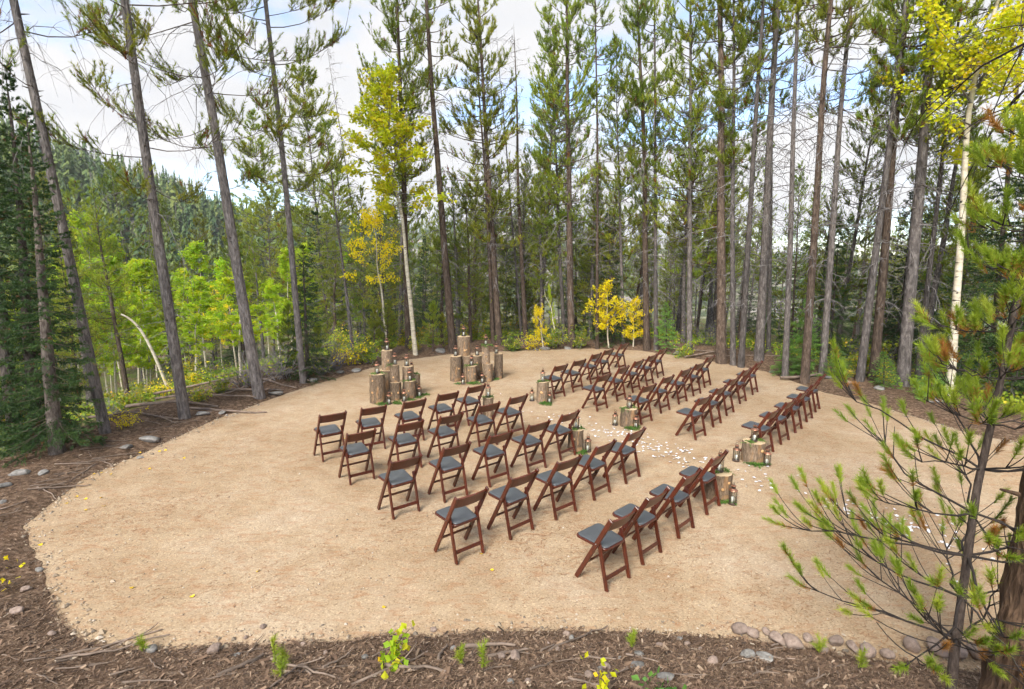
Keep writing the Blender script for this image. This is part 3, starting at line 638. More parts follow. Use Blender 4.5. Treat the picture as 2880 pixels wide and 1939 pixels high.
def aspen_crown(seed, mat, H=9.0, start=0.5, width=1.2, nb=34, nleaf=5200, size=0.085, lop=0.0, gaps=0.4):
    rs = np.random.RandomState(seed); mb = MB()
    t = start+(1-start)*np.sort(rs.rand(nb)); u = (t-start)/(1-start); z = t*H
    L = width*(np.minimum(1, 0.5+1.6*u)*(1-u)**0.55*(0.6+0.6*rs.rand(nb))+0.12); az = np.cumsum(rs.uniform(1.6, 3.0, nb)); el = 0.2+0.7*u+rs.normal(0, 0.2, nb)
    d = np.stack([np.cos(az)*np.cos(el)+lop, np.sin(az)*np.cos(el), np.sin(el)], -1); p0 = np.stack([0*z, 0*z, z*0.97], -1)
    B = bez(p0, d, L, rs.normal(0, 0.15, (nb, 3))*L[:, None]+np.array([0, 0, 0.12]), 6)
    tubes(mb, B, np.linspace(1, 0.25, 6)[None]*(0.006+0.012*L/width)[:, None], 4, 0.5, mat=1)
    ns = 7; bi = np.repeat(np.arange(nb), ns); n = len(bi); i0 = rs.randint(2, 6, n); sp = B[bi, i0]
    sd = unit(rs.normal(0, 1, (n, 3))+np.array([0, 0, 0.4])+unit(B[bi, i0]-B[bi, i0-1])); sl = rs.uniform(0.12, 0.42, n)*width/1.2
    C = bez(sp, sd, sl, np.zeros((n, 3)), 3); tubes(mb, C, np.array([0.005, 0.004, 0.002])[None], 3, 0.5, mat=1)
    # leaves hang in loose sprays round the twigs
    k = rs.randint(0, n, nleaf); f = rs.rand(nleaf)[:, None]; clump = rs.rand(n) > gaps*0.5; k = k[clump[k]]; f = f[:len(k)]
    P = C[k, 0]*(1-f)+C[k, 2]*f+rs.normal(0, 0.055*width/1.2, (len(k), 3)); tint = np.clip(rs.rand(len(k))*0.55+np.repeat(rs.rand(n), 1)[k]*0.45, 0, 1)
    leaves(mb, rs, P, size, tint)
    return mb.mesh('aspen_crown', [M[mat], M['twig']])
def bush_mesh(seed, mat, H=0.9, nst=16, nleaf=900, size=0.06, twigs='twig', spread=0.6):
    rs = np.random.RandomState(seed); mb = MB(); az = rs.rand(nst)*6.28; el = rs.uniform(0.7, 1.45, nst)
    d = np.stack([np.cos(az)*np.cos(el), np.sin(az)*np.cos(el), np.sin(el)], -1)*[spread*1.6, spread*1.6, 1]; L = H*rs.uniform(0.5, 1.0, nst)
    B = bez(rs.normal(0, 0.08, (nst, 3))*[1, 1, 0], d, L, rs.normal(0, 0.15, (nst, 3))*H, 5); tubes(mb, B, np.linspace(1, 0.3, 5)[None]*0.007, 3, mat=1)
    n = nst*5; bi = np.repeat(np.arange(nst), 5); i0 = rs.randint(1, 5, n); sd = unit(rs.normal(0, 1, (n, 3))+[0, 0, 0.7]); sl = H*rs.uniform(0.1, 0.35, n)
    C = bez(B[bi, i0], sd, sl, np.zeros((n, 3)), 3); tubes(mb, C, np.array([0.004, 0.003, 0.002])[None], 3, mat=1)
    if nleaf:
        k = rs.randint(0, n, nleaf); f = rs.rand(nleaf)[:, None]; P = C[k, 0]*(1-f)+C[k, 2]*f+rs.normal(0, 0.03, (nleaf, 3)); leaves(mb, rs, P, size, np.clip(rs.rand(nleaf)*0.5+rs.rand(n)[k]*0.5, 0, 1))
    return mb.mesh('bush', [M[mat], M[twigs]])

PINE_DENSE = [pine_crown(100+i, 15, s, wd, nb, sub=9, K=19) for i, (s, wd, nb) in enumerate([(0.34, 1.5, 96), (0.42, 1.3, 86), (0.28, 1.7, 110), (0.38, 1.15, 90)])]
PINE_SPARSE = [pine_crown(120+i, 15, s, wd, nb, sub=6, K=15, bare=0.2) for i, (s, wd, nb) in enumerate([(0.50, 1.25, 58), (0.58, 1.0, 50), (0.45, 1.4, 60)])]
PINE_FULL = [pine_crown(130+i, 12, s, wd, nb, sub=8, K=17) for i, (s, wd, nb) in enumerate([(0.10, 1.7, 110), (0.18, 1.5, 100), (0.06, 1.9, 120), (0.25, 1.4, 90)])]
PINE_YOUNG = [pine_crown(140+i, 3.0, 0.10, 0.75, 46, tuft=0.13, K=22, nl=0.085, w=0.011, sub=6) for i in range(3)]
DEAD = [dead_branches(160+i, nb=n, L0=l) for i, (n, l) in enumerate([(48, 0.95), (64, 1.1), (36, 0.8), (80, 1.0)])]
DEAD_TOP = [dead_branches(170+i, lo=0.25, hi=0.97, nb=90, L0=0.55, r=0.006, tw=5) for i in range(2)]
SPRUCE = [spruce_crown(180+i, 10, 0.05, wd, nb) for i, (wd, nb) in enumerate([(1.55, 170), (1.25, 150), (1.8, 180)])]
FIR = [spruce_crown(190+i, 3.2, 0.04, 1.05, 90, mat='fir', K=9, nl=0.05, w=0.014, droop=0.05, sub=7) for i in range(3)]
FIR_DARK = [spruce_crown(195+i, 6.0, 0.04, 1.5, 120, mat='spruce', K=9, nl=0.06, w=0.018, droop=0.15, sub=8) for i in range(2)]
ASPEN = {'green': [aspen_crown(200+i, 'aspen_green', nb=42, width=1.35, start=0.30, nleaf=12000, size=0.10) for i in range(3)],
         'lime': [aspen_crown(210+i, 'aspen_lime', nb=46, width=1.15, start=0.42, nleaf=12000, size=0.055) for i in range(2)],
         'gold': [aspen_crown(220+i, 'aspen_gold', H=4.0, nb=30, width=1.45, start=0.15, nleaf=4200, size=0.10) for i in range(3)],
         'gold_top': [aspen_crown(225, 'aspen_gold', H=9.0, nb=22, width=2.6, start=0.50, nleaf=2600, size=0.13)], 'tall': [aspen_crown(226, 'aspen_lime', H=9.0, nb=46, width=1.25, start=0.55, nleaf=11000, size=0.085, gaps=0.7)]}
BUSH = {'green': [bush_mesh(230+i, 'shrub') for i in range(4)], 'gold': [bush_mesh(240+i, 'aspen_gold', nleaf=500, size=0.055) for i in range(2)], 'bare': [bush_mesh(250+i, 'shrub', nst=34, nleaf=60, H=0.8, spread=0.9) for i in range(2)]}
TRUNKS = {'grey': [trunk_mesh('trunk', 15, 0.115, M['bark_grey'], 260+i) for i in range(4)], 'brown': [trunk_mesh('trunk', 15, 0.125, M['bark_brown'], 265+i) for i in range(3)],
          'aspen': [trunk_mesh('trunk', 9, 0.075, M['bark_aspen'], 270+i, wob=0.5, stubs=4, flare=0.2) for i in range(3)],
          'gold': [trunk_mesh('trunk', 4, 0.025, M['bark_aspen'], 275, wob=0.5, stubs=0)], 'spruce': [trunk_mesh('trunk', 10, 0.11, M['bark_spruce'], 276, stubs=6)],
          'fir': [trunk_mesh('trunk', 3.2, 0.035, M['bark_sapling'], 277, stubs=0, sides=6, n=8)], 'young': [trunk_mesh('trunk', 3.0, 0.032, M['bark_sapling'], 278, stubs=0, sides=6, n=8)]}
H0 = {'dense': 15, 'full': 12, 'sparse': 15, 'snag': 15, 'spruce': 10, 'fir': 3.2, 'fir_dark': 6, 'young': 3, 'green': 9, 'lime': 9, 'gold': 4, 'gold_top': 9, 'tall': 9}
_cnt = [0]
def plant(name, label, cat, group, P, H, kind, axis_dir=None, rz=None, crown=None, trunk=None, diam=None, dead=None, bark='grey', cw=1.0):
    """One tree: an Empty at its foot, with trunk, crown and dead limbs as its parts."""
    _cnt[0] += 1; rs = np.random.RandomState(1000+_cnt[0]); s = H/H0[kind]
    rz = rs.rand()*6.28 if rz is None else rz
    t = thing(name, label, cat, P, 0, group)
    ax = Vector((0, 0, 1)) if axis_dir is None else Vector(axis_dir).normalized()
    q = Vector((0, 0, 1)).rotation_difference(ax) @ Matrix.Rotation(rz, 4, 'Z').to_quaternion()
    t.rotation_mode = 'QUATERNION'; t.rotation_quaternion = q
    pool = {'dense': PINE_DENSE, 'full': PINE_FULL, 'sparse': PINE_SPARSE, 'snag': None, 'spruce': SPRUCE, 'fir': FIR, 'fir_dark': FIR_DARK, 'young': PINE_YOUNG, 'green': ASPEN['green'], 'lime': ASPEN['lime'], 'gold': ASPEN['gold'], 'gold_top': ASPEN['gold_top'], 'tall': ASPEN['tall']}[kind]
    tk = {'dense': bark, 'full': bark, 'sparse': bark, 'snag': bark, 'spruce': 'spruce', 'fir': 'fir', 'fir_dark': 'spruce', 'young': 'young', 'green': 'aspen', 'lime': 'aspen', 'gold': 'gold', 'gold_top': 'aspen', 'tall': 'aspen'}[kind]
    tr = TRUNKS[tk]; h_t = {'grey': 15, 'brown': 15, 'aspen': 9, 'gold': 4, 'spruce': 10, 'fir': 3.2, 'young': 3}[tk]; r_t = {'grey': 0.115, 'brown': 0.125, 'aspen': 0.075, 'gold': 0.025, 'spruce': 0.11, 'fir': 0.035, 'young': 0.032}[tk]
    sz = H/h_t; sx = sz if diam is None else diam/2/r_t
    if trunk is not None: link('trunk', trunk, t)
    else: link('trunk', tr[rs.randint(len(tr))], t, scale=(sx, sx, sz))
    if pool is not None:
        me = pool[rs.randint(len(pool))] if crown is None else pool[crown]
        link('crown', me, t, scale=(s*cw, s*cw, s))
    if kind in ('dense', 'sparse', 'snag', 'full'):
        k = rs.randint(len(DEAD)) if dead is None else dead
        if k >= 0: tag(link('dead_branches', DEAD[k], t, rot=(0, 0, rs.rand()*6), scale=(1.0, 1.0, s)), kind='stuff')
        if kind == 'snag': tag(link('dead_top', DEAD_TOP[rs.randint(2)], t, scale=(1, 1, s)), kind='stuff')
    return t
def lean(P, u, v):
    """Direction of a trunk that stands at P and passes pixel (u, v), in the upright plane that faces the camera."""
    n = np.array([P[0], P[1], 0.0]); n /= np.linalg.norm(n); d = ray(u, v); c = np.array([0, 0, CAM_H])
    t = ((P-c) @ n)/(d @ n); return c+t*d-P

# the four tall pines on the left rim: built singly, long open boughs
NEAR_CROWN = [pine_crown(300+i, 17, st, wd, nb, tuft=0.17, K=34, nl=0.085, w=0.0105, sub=11, bare=0.26, dens=1.35, br=0.65) for i, (st, wd, nb) in enumerate([(0.29, 2.3, 52), (0.25, 2.5, 56), (0.27, 2.5, 54), (0.27, 1.9, 50)])]
NEAR_DEAD = [dead_branches(310+i, 17, 0.18, 0.48, 24, 1.1, 0.005, 'twig', 7, 0.9) for i in range(4)]
for i, (bu, bv, tu, tv, dm, lab) in enumerate([
        (240, 985, 35, 0, 0.17, 'tall grey pine leaning outward on the rim beside the dark spruces'),
        (420, 952, 285, 0, 0.205, 'tall straight grey pine on the rim, the one standing between two leaning grey pines'),
        (590, 905, 432, 0, 0.245, 'thickest grey pine on the rim, leaning, with pruned knots up its trunk'),
        (690, 870, 602, 0, 0.165, 'slim reddish-grey rim pine beside a grey boulder, toward the log altar')]):
    P = onground(bu, bv); ax = lean(P, tu, tv)
    t = plant('pine_tree', lab, 'tree', 'tall pines on the rim of the clearing', P, 17, 'snag', ax, rz=i*1.7+0.4, trunk=trunk_mesh('trunk', 17, dm/2, M['bark_near'], 320+i, sides=16, n=60, stubs=44, rough=0.05, stub_to=0.55, flare=0.16), dead=-1)
    for c in list(t.children):
        if c.name.startswith('dead_top'): bpy.data.objects.remove(c)
    link('crown', NEAR_CROWN[i], t); tag(link('dead_branches', NEAR_DEAD[i], t), kind='stuff')

# trees read one by one off the photograph: foot, a point on the trunk (the tip where it shows), height or None for the tip, diameter, kind
NAMED = [
    (648, 772, 572, 258, None, 0.13, 'full', 'grey', 1, 'slim young pine standing just behind the reddish-grey rim pine'),
    (752, 800, 684, 140, None, 0.20, 'full', 'grey', 0, 'bushy pine with a pointed leafy top, behind the brush pile'),
    (803, 800, 735, 250, None, 0.12, 'sparse', 'grey', 1, 'thin pine hugging the bushy pointed pine on the altar side'),
    (850, 792, 742, 80, None, 0.13, 'snag', 'grey', -1, 'leaning dead snag with a bare crooked top against the sky'),
    (930, 792, 905, 100, 14.5, 0.24, 'dense', 'brown', 2, 'broad full pine right behind the white aspen trunk'),
    (1030, 803, 966, 0, 15.5, 0.27, 'sparse', 'brown', 0, 'tall reddish pine trunk just behind the log altar'),
    (1136, 785, 1088, 60, 13.5, 0.24, 'full', 'brown', 3, 'narrow-crowned pine behind the altar lanterns, joined by a twin trunk'),
    (1122, 783, 1098, 300, 11, 0.16, 'sparse', 'brown', 1, 'thinner twin trunk beside the narrow-crowned altar pine'),
    (1196, 775, 1163, 52, None, 0.19, 'snag', 'brown', -1, 'dead snag with a straight bare spire tip'),
    (1186, 770, 1130, 62, None, 0.10, 'snag', 'grey', -1, 'thin dead snag crossing in front of the straight spire'),
    (1300, 792, 1286, 40, 14.5, 0.26, 'dense', 'brown', 2, 'big full-crowned pine at the back behind the boulders'),
    (1284, 775, 1258, 250, 11.5, 0.16, 'full', 'grey', 3, 'smaller pine crowding the big full-crowned pine at the back'),
    (1358, 795, 1357, 0, 14, 0.13, 'sparse', 'brown', 1, 'very thin straight pine rising through the golden aspens'),
    (1418, 785, 1401, 92, None, 0.14, 'full', 'grey', 1, 'short pine with a narrow spire top behind the golden aspens'),
    (1471, 797, 1456, 60, 14, 0.24, 'dense', 'brown', 0, 'dark-barked pine behind the back corner of the chairs'),
    (1492, 797, 1490, 0, 14.5, 0.16, 'sparse', 'grey', 2, 'slender pale pine beside the dark-barked pine at the back corner'),
    (1568, 808, 1573, 60, 13.5, 0.20, 'full', 'grey', 1, 'bushy grey pine beyond the back row ends'),
    (1640, 828, 1640, 0, 16, 0.31, 'sparse', 'brown', 0, 'stout flaky brown pine on the edge beyond the chairs'),
    (1667, 832, 1669, 0, 15, 0.17, 'dense', 'grey', 3, 'thin grey pine pressed close behind the stout flaky brown pine'),
    (1685, 838, 1738, 0, 16, 0.19, 'sparse', 'grey', 1, 'smooth pale grey pine, straight, next after the stout brown pine'),
    (1726, 820, 1772, 0, 16.5, 0.28, 'sparse', 'grey', 2, 'thick straight grey pine behind the rows of chairs'),
    (1748, 800, 1757, 120, 15, 0.15, 'sparse', 'grey', 1, 'thin trunk glimpsed beside the thick straight grey pine'),
    (1785, 862, 1818, 0, 15.5, 0.17, 'sparse', 'grey', 1, 'slim silvery pine with an orange scar, standing on the bark mulch'),
    (1830, 872, 1890, 0, 15.5, 0.22, 'sparse', 'brown', 0, 'scaly pine that forks high up, beside the bright young fir'),
    (1870, 855, 1927, 50, 15, 0.19, 'sparse', 'grey', 2, 'grey pine with a curved side limb beside the forked pine'),
    (1955, 868, 2042, 150, 15, 0.20, 'sparse', 'grey', 0, 'pale pine leaning away over the mulch bank'),
    (1986, 866, 2056, 100, 15, 0.24, 'dense', 'brown', 3, 'rough brown pine right behind the pale leaning one'),
    (2052, 878, 2122, 0, 17, 0.30, 'dense', 'grey', 0, 'thickest dark grey pine on the mulch bank by the aspen'),
    (2086, 872, 2132, 450, 13, 0.15, 'sparse', 'grey', 2, 'thin pine beside the thickest dark grey pine on the bank'),
    (2248, 880, 2300, 300, 14, 0.16, 'sparse', 'brown', 1, 'slender dark pine behind the young foreground pine'),
    (322, 800, 252, 372, None, 0.20, 'full', 'grey', 2, 'olive bushy pine down the slope between the rim pines'),
    (560, 800, 520, 500, None, 0.14, 'full', 'grey', 0, 'round-topped pine down the slope behind the thickest rim pine'),
    (705, 790, 690, 450, None, 0.14, 'full', 'grey', 2, 'bright green pine behind the slim rim pine'),
    (830, 790, 822, 430, None, 0.13, 'full', 'grey', 1, 'short pine under the leaning snag'),
    (985, 770, 975, 455, None, 0.14, 'full', 'grey', 0, 'short pine showing between the aspen and the reddish altar pine'),
    (190, 830, 168, 415, None, 0.18, 'full', 'grey', 1, 'olive pine down the slope behind the leaning rim pine'),
    (385, 830, 362, 452, None, 0.16, 'full', 'grey', 2, 'yellow-green pine down the slope hidden partly by the straight rim pine'),
    (465, 815, 455, 490, None, 0.15, 'full', 'grey', 0, 'olive pine low in the gap between straight and thickest rim pines'),
    (625, 815, 606, 420, None, 0.15, 'full', 'grey', 2, 'olive pine in the gap between the thickest and slim rim pines'),
    (105, 850, 96, 400, None, 0.17, 'full', 'grey', 3, 'olive pine just behind the dark rim spruces'),
    (780, 800, 770, 380, None, 0.15, 'full', 'grey', 1, 'leafy pine filling in behind the thin pine by the brush'),
    (1070, 780, 1060, 420, None, 0.15, 'full', 'brown', 2, 'leafy pine between the reddish altar pine and its narrow-crowned neighbour'),
    (1235, 775, 1225, 400, None, 0.15, 'full', 'grey', 3, 'leafy pine between the spire snag and the big full-crowned pine'),
]
for (bu, bv, tu, tv, H, dm, kind, bk, cr, lab) in NAMED:
    P = onground(bu, bv); ax = lean(P, tu, tv)
    if H is None: H = float(np.linalg.norm(ax))
    plant('dead_snag' if kind == 'snag' else 'pine_tree', lab, 'snag' if kind == 'snag' else 'tree', None, P, H, kind, ax, crown=None if cr < 0 else cr % {'dense': 4, 'full': 4, 'sparse': 3, 'snag': 1}[kind], diam=dm, bark=bk, cw=1.5 if (kind == 'full' and bu < 800) else 1.0 if kind == 'full' else 0.85)
# aspens, spruces, firs, young pines
OTHER = [
    ('aspen_tree', 945, 808, 868, 165, None, 0.155, 'tall', 0, 'tall yellow-green aspen with a bowed white trunk behind the altar', 1.35),
    ('aspen_tree', 884, 800, 842, 505, None, 0.09, 'gold_top', 0, 'slim aspen with one golden tuft of leaves near the leaning snag', 1.0),
    ('aspen_tree', 2160, 900, 2226, 190, 12.5, 0.19, 'lime', 1, 'cream-barked aspen with yellow leaves on the mulch bank', 1.25),
    ('aspen_tree', 2375, 940, 2420, 150, 11.5, 0.20, 'lime', 0, 'yellow aspen hanging its leaves behind the young foreground pine', 1.2),
    ('aspen_tree', 505, 830, 492, 655, None, 0.07, 'gold', 0, 'small golden aspen down the slope behind the rim pines', 0.8),
    ('aspen_tree', 1385, 792, 1372, 655, None, 0.06, 'gold', 0, 'bright golden aspen at the back edge, the fullest of the small ones', 1.05),
    ('aspen_tree', 1440, 790, 1447, 690, None, 0.05, 'gold', 1, 'low golden aspen beside the fullest golden one, toward the chairs', 1.2),
    ('aspen_tree', 1235, 790, 1222, 700, None, 0.05, 'gold', 2, 'airy golden aspen beside the dead snags', 0.7),
    ('aspen_tree', 1265, 788, 1248, 650, None, 0.06, 'green', 1, 'young aspen with a thin curved cream trunk behind the boulders', 0.35),
    ('aspen_tree', 215, 880, 190, 500, None, 0.12, 'green', 0, 'lime green aspen just below the rim beside the dark spruces', 1.3),
    ('aspen_tree', 285, 860, 250, 545, None, 0.12, 'green', 1, 'lime green aspen between the first two rim pines', 1.35),
    ('aspen_tree', 470, 850, 440, 560, None, 0.12, 'green', 2, 'pale green aspen in the gap between the straight and the thickest rim pines', 1.3),
    ('aspen_tree', 395, 850, 415, 620, None, 0.10, 'green', 0, 'low green aspen hidden behind the straight rim pine', 1.3),
    ('aspen_tree', 640, 830, 612, 640, None, 0.10, 'green', 1, 'small pale green aspen behind the slim rim pine', 1.1),
    ('aspen_tree', 150, 860, 140, 560, None, 0.10, 'green', 2, 'lime aspen glowing behind the dark spruce trunks', 1.2),
    ('aspen_tree', 180, 905, 172, 590, None, 0.09, 'green', 1, 'leafy aspen low on the slope by the foot of the leaning rim pine', 1.6),
    ('aspen_tree', 335, 880, 322, 600, None, 0.09, 'green', 2, 'leafy aspen thicket tree midway between leaning and straight rim pines', 1.6),
    ('aspen_tree', 445, 870, 452, 640, None, 0.08, 'green', 0, 'low leafy aspen just past the straight rim pine', 1.7),
    ('aspen_tree', 548, 860, 535, 620, None, 0.08, 'green', 1, 'leafy aspen right behind the thickest rim pine', 1.7),
    ('aspen_tree', 255, 900, 240, 640, None, 0.08, 'green', 0, 'short leafy aspen at the bottom of the lime thicket', 1.7),
    ('aspen_tree', 780, 800, 776, 660, None, 0.06, 'green', 2, 'little green aspen behind the brush pile', 0.8),
    ('spruce_tree', 130, 1032, 62, 250, None, 0.22, 'spruce', 0, 'dark spruce with drooping boughs at the rim beside the leaning pine', 0.85),
    ('spruce_tree', 85, 1010, 15, 150, None, 0.22, 'spruce', 1, 'tall dark spruce behind the drooping one', 0.85),
    ('spruce_tree', 40, 1020, -60, 120, None, 0.24, 'spruce', 2, 'outermost dark spruce of the left rim group', 0.85),
    ('spruce_tree', 700, 860, 688, 560, None, 0.12, 'fir_dark', 0, 'rust-tinged young spruce behind the slim rim pine', 0.8),
    ('spruce_tree', 1395, 780, 1385, 480, None, 0.16, 'fir_dark', 1, 'dark spruce behind the golden aspens', 0.8),
    ('spruce_tree', 770, 800, 768, 690, None, 0.07, 'fir', 0, 'small deep green fir behind the brush pile', 0.7),
    ('fir_tree', 1830, 850, 1836, 680, None, 0.06, 'fir', 0, 'bright green young fir among the grey trunks', 0.95),
    ('fir_tree', 1795, 850, 1795, 770, None, 0.05, 'fir', 1, 'low spreading fir beside the bright green young fir', 1.6),
    ('fir_tree', 1905, 862, 1905, 790, None, 0.05, 'fir', 2, 'low dark fir behind the forked pine', 1.5),
    ('fir_tree', 2010, 880, 2010, 800, None, 0.05, 'fir', 0, 'low fir behind the pale leaning pine', 1.3),
    ('fir_tree', 2120, 905, 2118, 800, None, 0.05, 'fir', 1, 'low fir beside the thickest dark pine', 1.2),
    ('fir_tree', 1515, 800, 1515, 690, None, 0.06, 'fir', 2, 'narrow fir at the back corner beyond the chairs', 0.8),
    ('fir_tree', 1165, 800, 1160, 765, None, 0.04, 'fir', 0, 'knee-high spreading fir beside the altar stumps', 2.2),
    ('young_pine', 852, 812, 850, 700, None, 0.05, 'young', 0, 'young pine with rusty lower needles beside the altar', 0.9),
    ('young_pine', 880, 810, 884, 690, None, 0.05, 'young', 1, 'young pine right behind the altar logs', 0.9),
    ('young_pine', 985, 800, 985, 690, None, 0.05, 'young', 2, 'young pine between the aspen and the reddish altar trunk', 1.0),
    ('young_pine', 1010, 796, 1006, 715, None, 0.04, 'young', 0, 'small young pine touching the reddish altar trunk', 0.9),
    ('young_pine', 655, 850, 655, 700, None, 0.05, 'young', 1, 'young pine behind the slim rim pine, down slope', 1.0),
    ('young_pine', 720, 845, 722, 740, None, 0.05, 'young', 2, 'young pine beside the grey rim boulder', 1.0),
]
for (nm, bu, bv, tu, tv, H, dm, kind, cr, lab, cw) in OTHER:
    P = onground(bu, bv); ax = lean(P, tu, tv)
    if H is None: H = float(np.linalg.norm(ax))
    plant(nm, lab, 'tree', None, P, H, kind, ax, crown=cr, diam=dm, cw=cw)

def bent_trunk():
    P = onground(388, 900); a = lean(P, 275, 715); mb = MB(); t = np.linspace(0, 1, 14)[:, None]; L = np.linalg.norm(a); pts = a*t+np.array([0, 0, 1.0])*(0.22*L*np.sin(math.pi*t)); tubes(mb, pts, np.linspace(0.045, 0.022, 14), 9, cap=True)
    o = thing('leaning_trunk', 'bare bent pale aspen trunk leaning in the lime thicket below the rim', 'trunk', P); link('trunk', mb.mesh('trunk', M['bark_aspen'], True), o)
bent_trunk()

# the forest behind: every tree its own object, thinning down the slopes
def build_forest():
    rs = np.random.RandomState(42); placed = [np.array(o.location[:2]) for o in COL.objects if o.parent is None and o.get('category') in ('tree', 'snag')]
    n = {'pine': 0, 'aspen': 0, 'spruce': 0}; tries = 0
    while n['pine'] < 205 and tries < 12000:
        tries += 1; az = rs.uniform(-0.80, 0.86); r = 13+47*rs.rand()**1.25; x, y = r*math.sin(az), r*math.cos(az)
        d = float(edge_dist(np.array([x]), np.array([y]))[0])
        if d < 1.6: continue
        right = az > 0.12
        if right and r < 30 and rs.rand() < 0.35: continue
        if not right and rs.rand() < (0.15 if az > -0.3 else 0.45): continue
        if az < -0.26 and r < 24: continue
        p = np.array([x, y]); sep = 0.75+0.018*r
        if min(np.hypot(*(p-q)) for q in placed) < sep: continue
        placed.append(p); z = gz(x, y); k = rs.rand()
        lx, ly = rs.normal(0, 0.035, 2)
        if az < -0.22 and k < 0.42 and r < 45:
            n['aspen'] += 1; plant('aspen_tree', 'one of the pale green aspens scattered down the valley slope', 'tree', 'aspens scattered down the valley slope', (x, y, z), rs.uniform(4.0, 7.0), 'green', (lx, ly, 1), cw=1.3)
        elif k > 0.84:
            n['spruce'] += 1; plant('spruce_tree', 'one of the dark spruces scattered deep among the far trunks', 'tree', 'spruces deep among the far trunks', (x, y, z), rs.uniform(3, 8), 'spruce' if rs.rand() < 0.5 else 'fir_dark', (lx, ly, 1))
        else:
            n['pine'] += 1
            H = rs.uniform(6.0, 11.0) if right else rs.uniform(4.5, 8.0) if az < -0.25 else rs.uniform(5.5, 9.5) if az < 0.0 else rs.uniform(7.0, 11.5)
            kk = rs.rand(); kind = ('sparse' if kk < 0.42 else 'dense' if kk < 0.6 else 'full') if right else ('full' if kk < 0.65 else 'dense')
            bk = 'brown' if rs.rand() < 0.3 else 'grey'
            look = {'sparse': 'bare-trunked', 'dense': 'leafy-topped', 'full': 'full-branched'}[kind]
            plant('pine_tree', 'one of the %s slender pines with %s bark in the forest beyond the clearing' % (look, bk), 'tree', '%s %s-barked pines beyond the clearing' % (look, bk), (x, y, z), H, kind, (lx, ly, 1), diam=rs.uniform(0.11, 0.24), bark=bk)
    print('forest', n, tries)
build_forest()

# young pine in front and the thick trunk beside it, both on the bank at the camera's side
def build_sapling():
    P = onground(2163, 1600); rs = np.random.RandomState(5)
    pts = [(2163, 1600), (2170, 1490), (2185, 1380), (2205, 1230), (2222, 1110), (2250, 985), (2280, 850), (2306, 720), (2335, 590), (2365, 450), (2395, 300)]
    n = np.array([P[0], P[1], 0.0]); n /= np.linalg.norm(n); c = np.array([0, 0, CAM_H])
    T = []
    for u, v in pts:
        d = ray(u, v); T.append(c+d*((P-c) @ n)/(d @ n))
    T = np.array(T)-P; T[0] = (0, 0, -0.1)
    t = thing('young_pine', 'young lodgepole pine with green and rusty needles beside the stone border', 'tree', P)
    mb = MB(); R = np.linspace(0.030, 0.010, len(T)); R[0] = 0.036
    tt = np.linspace(0, 1, 40)*(len(T)-1); i0 = np.minimum(tt.astype(int), len(T)-2); fr = (tt-i0)[:, None]; TT = T[i0]*(1-fr)+T[i0+1]*fr; RR = R[i0]*(1-fr[:, 0])+R[i0+1]*fr[:, 0]
    RR = RR*(1+0.10*rs.rand(40)); tubes(mb, TT, RR, 10); link('trunk', mb.mesh('trunk', M['bark_sapling'], True), t)
    crown = MB(); twig = MB()
    def shoots(SP, SA, SL, dead):
        tint = np.where(dead, 0.92+0.08*rs.rand(len(SP)), 0.1+0.65*rs.rand(len(SP)))
        needles(crown, rs, SP-SA*SL[:, None]*0.25, SA, SL*1.35, 150, 0.058, 0.0034, (0.35, 1.0), tint)
        half = rs.rand(len(SP)) < 0.6; needles(crown, rs, SP[half]-SA[half]*SL[half][:, None]*0.6, SA[half], SL[half]*0.9, 44, 0.050, 0.0040, (0.5, 1.1), np.where(rs.rand(half.sum()) < 0.5, 0.95, 0.3))
    whorl = list(np.linspace(0.50, 3.9, 12))
    for wi, wz in enumerate(whorl):
        pz = np.array([np.interp(wz, TT[:, 2], TT[:, q]) for q in range(3)]); nb = 6; a0 = rs.rand()*6.28
        L = np.interp(wz, [0.5, 1.2, 1.7, 2.2, 3.9], [0.92, 1.02, 0.84, 0.42, 0.28])*rs.uniform(0.75, 1.12, nb); az = a0+np.arange(nb)*6.28/nb+rs.normal(0, 0.2, nb)
        el = rs.normal(0.18 if wz > 1.5 else -0.02, 0.14, nb); d = np.stack([np.cos(az)*np.cos(el), np.sin(az)*np.cos(el), np.sin(el)], -1)
        B = bez(np.repeat(pz[None], nb, 0), d, L, np.stack([rs.normal(0, 0.1, nb)*L, rs.normal(0, 0.1, nb)*L, L*rs.uniform(-0.12, 0.32, nb)], -1), 8)
        B[:, 1:-1] += rs.normal(0, 0.012, (nb, 6, 3)); tubes(twig, B, np.linspace(0.0095, 0.0035, 8)[None]*(L/1.1)[:, None]**0.6, 5)
        shoots(B[:, -1], unit(B[:, -1]-B[:, -2]+[0, 0, 0.04]), np.full(nb, 0.11), rs.rand(nb) < 0.08)
        for b in range(nb):
            m = int(4+7*L[b]); i = rs.randint(2, 7, m); sgn = np.where(rs.rand(m) < 0.5, -1, 1)[:, None]; bt = unit(B[b, i+1]-B[b, i])
            sd = unit(bt*0.9+np.cross(bt, [0, 0, 1.0])*sgn*rs.uniform(0.4, 0.9, (m, 1))+np.array([0, 0, 1])*rs.uniform(-0.05, 0.45, (m, 1))); sl = L[b]*rs.uniform(0.16, 0.42, m)
            C = bez(B[b, i], sd, sl, np.stack([0*sl, 0*sl, sl*rs.uniform(0, 0.5, m)], -1), 5); tubes(twig, C, np.linspace(0.0042, 0.0024, 5)[None], 4)
            k = rs.rand(m) < 0.86; shoots(C[k, -1], unit(C[k, -1]-C[k, -2]+[0, 0, 0.02]), rs.uniform(0.06, 0.11, k.sum()), rs.rand(k.sum()) < 0.07)
    link('branches', twig.mesh('branches', M['dark_twig'], True), t); link('crown', crown.mesh('crown', M['sapling']), t)
build_sapling()
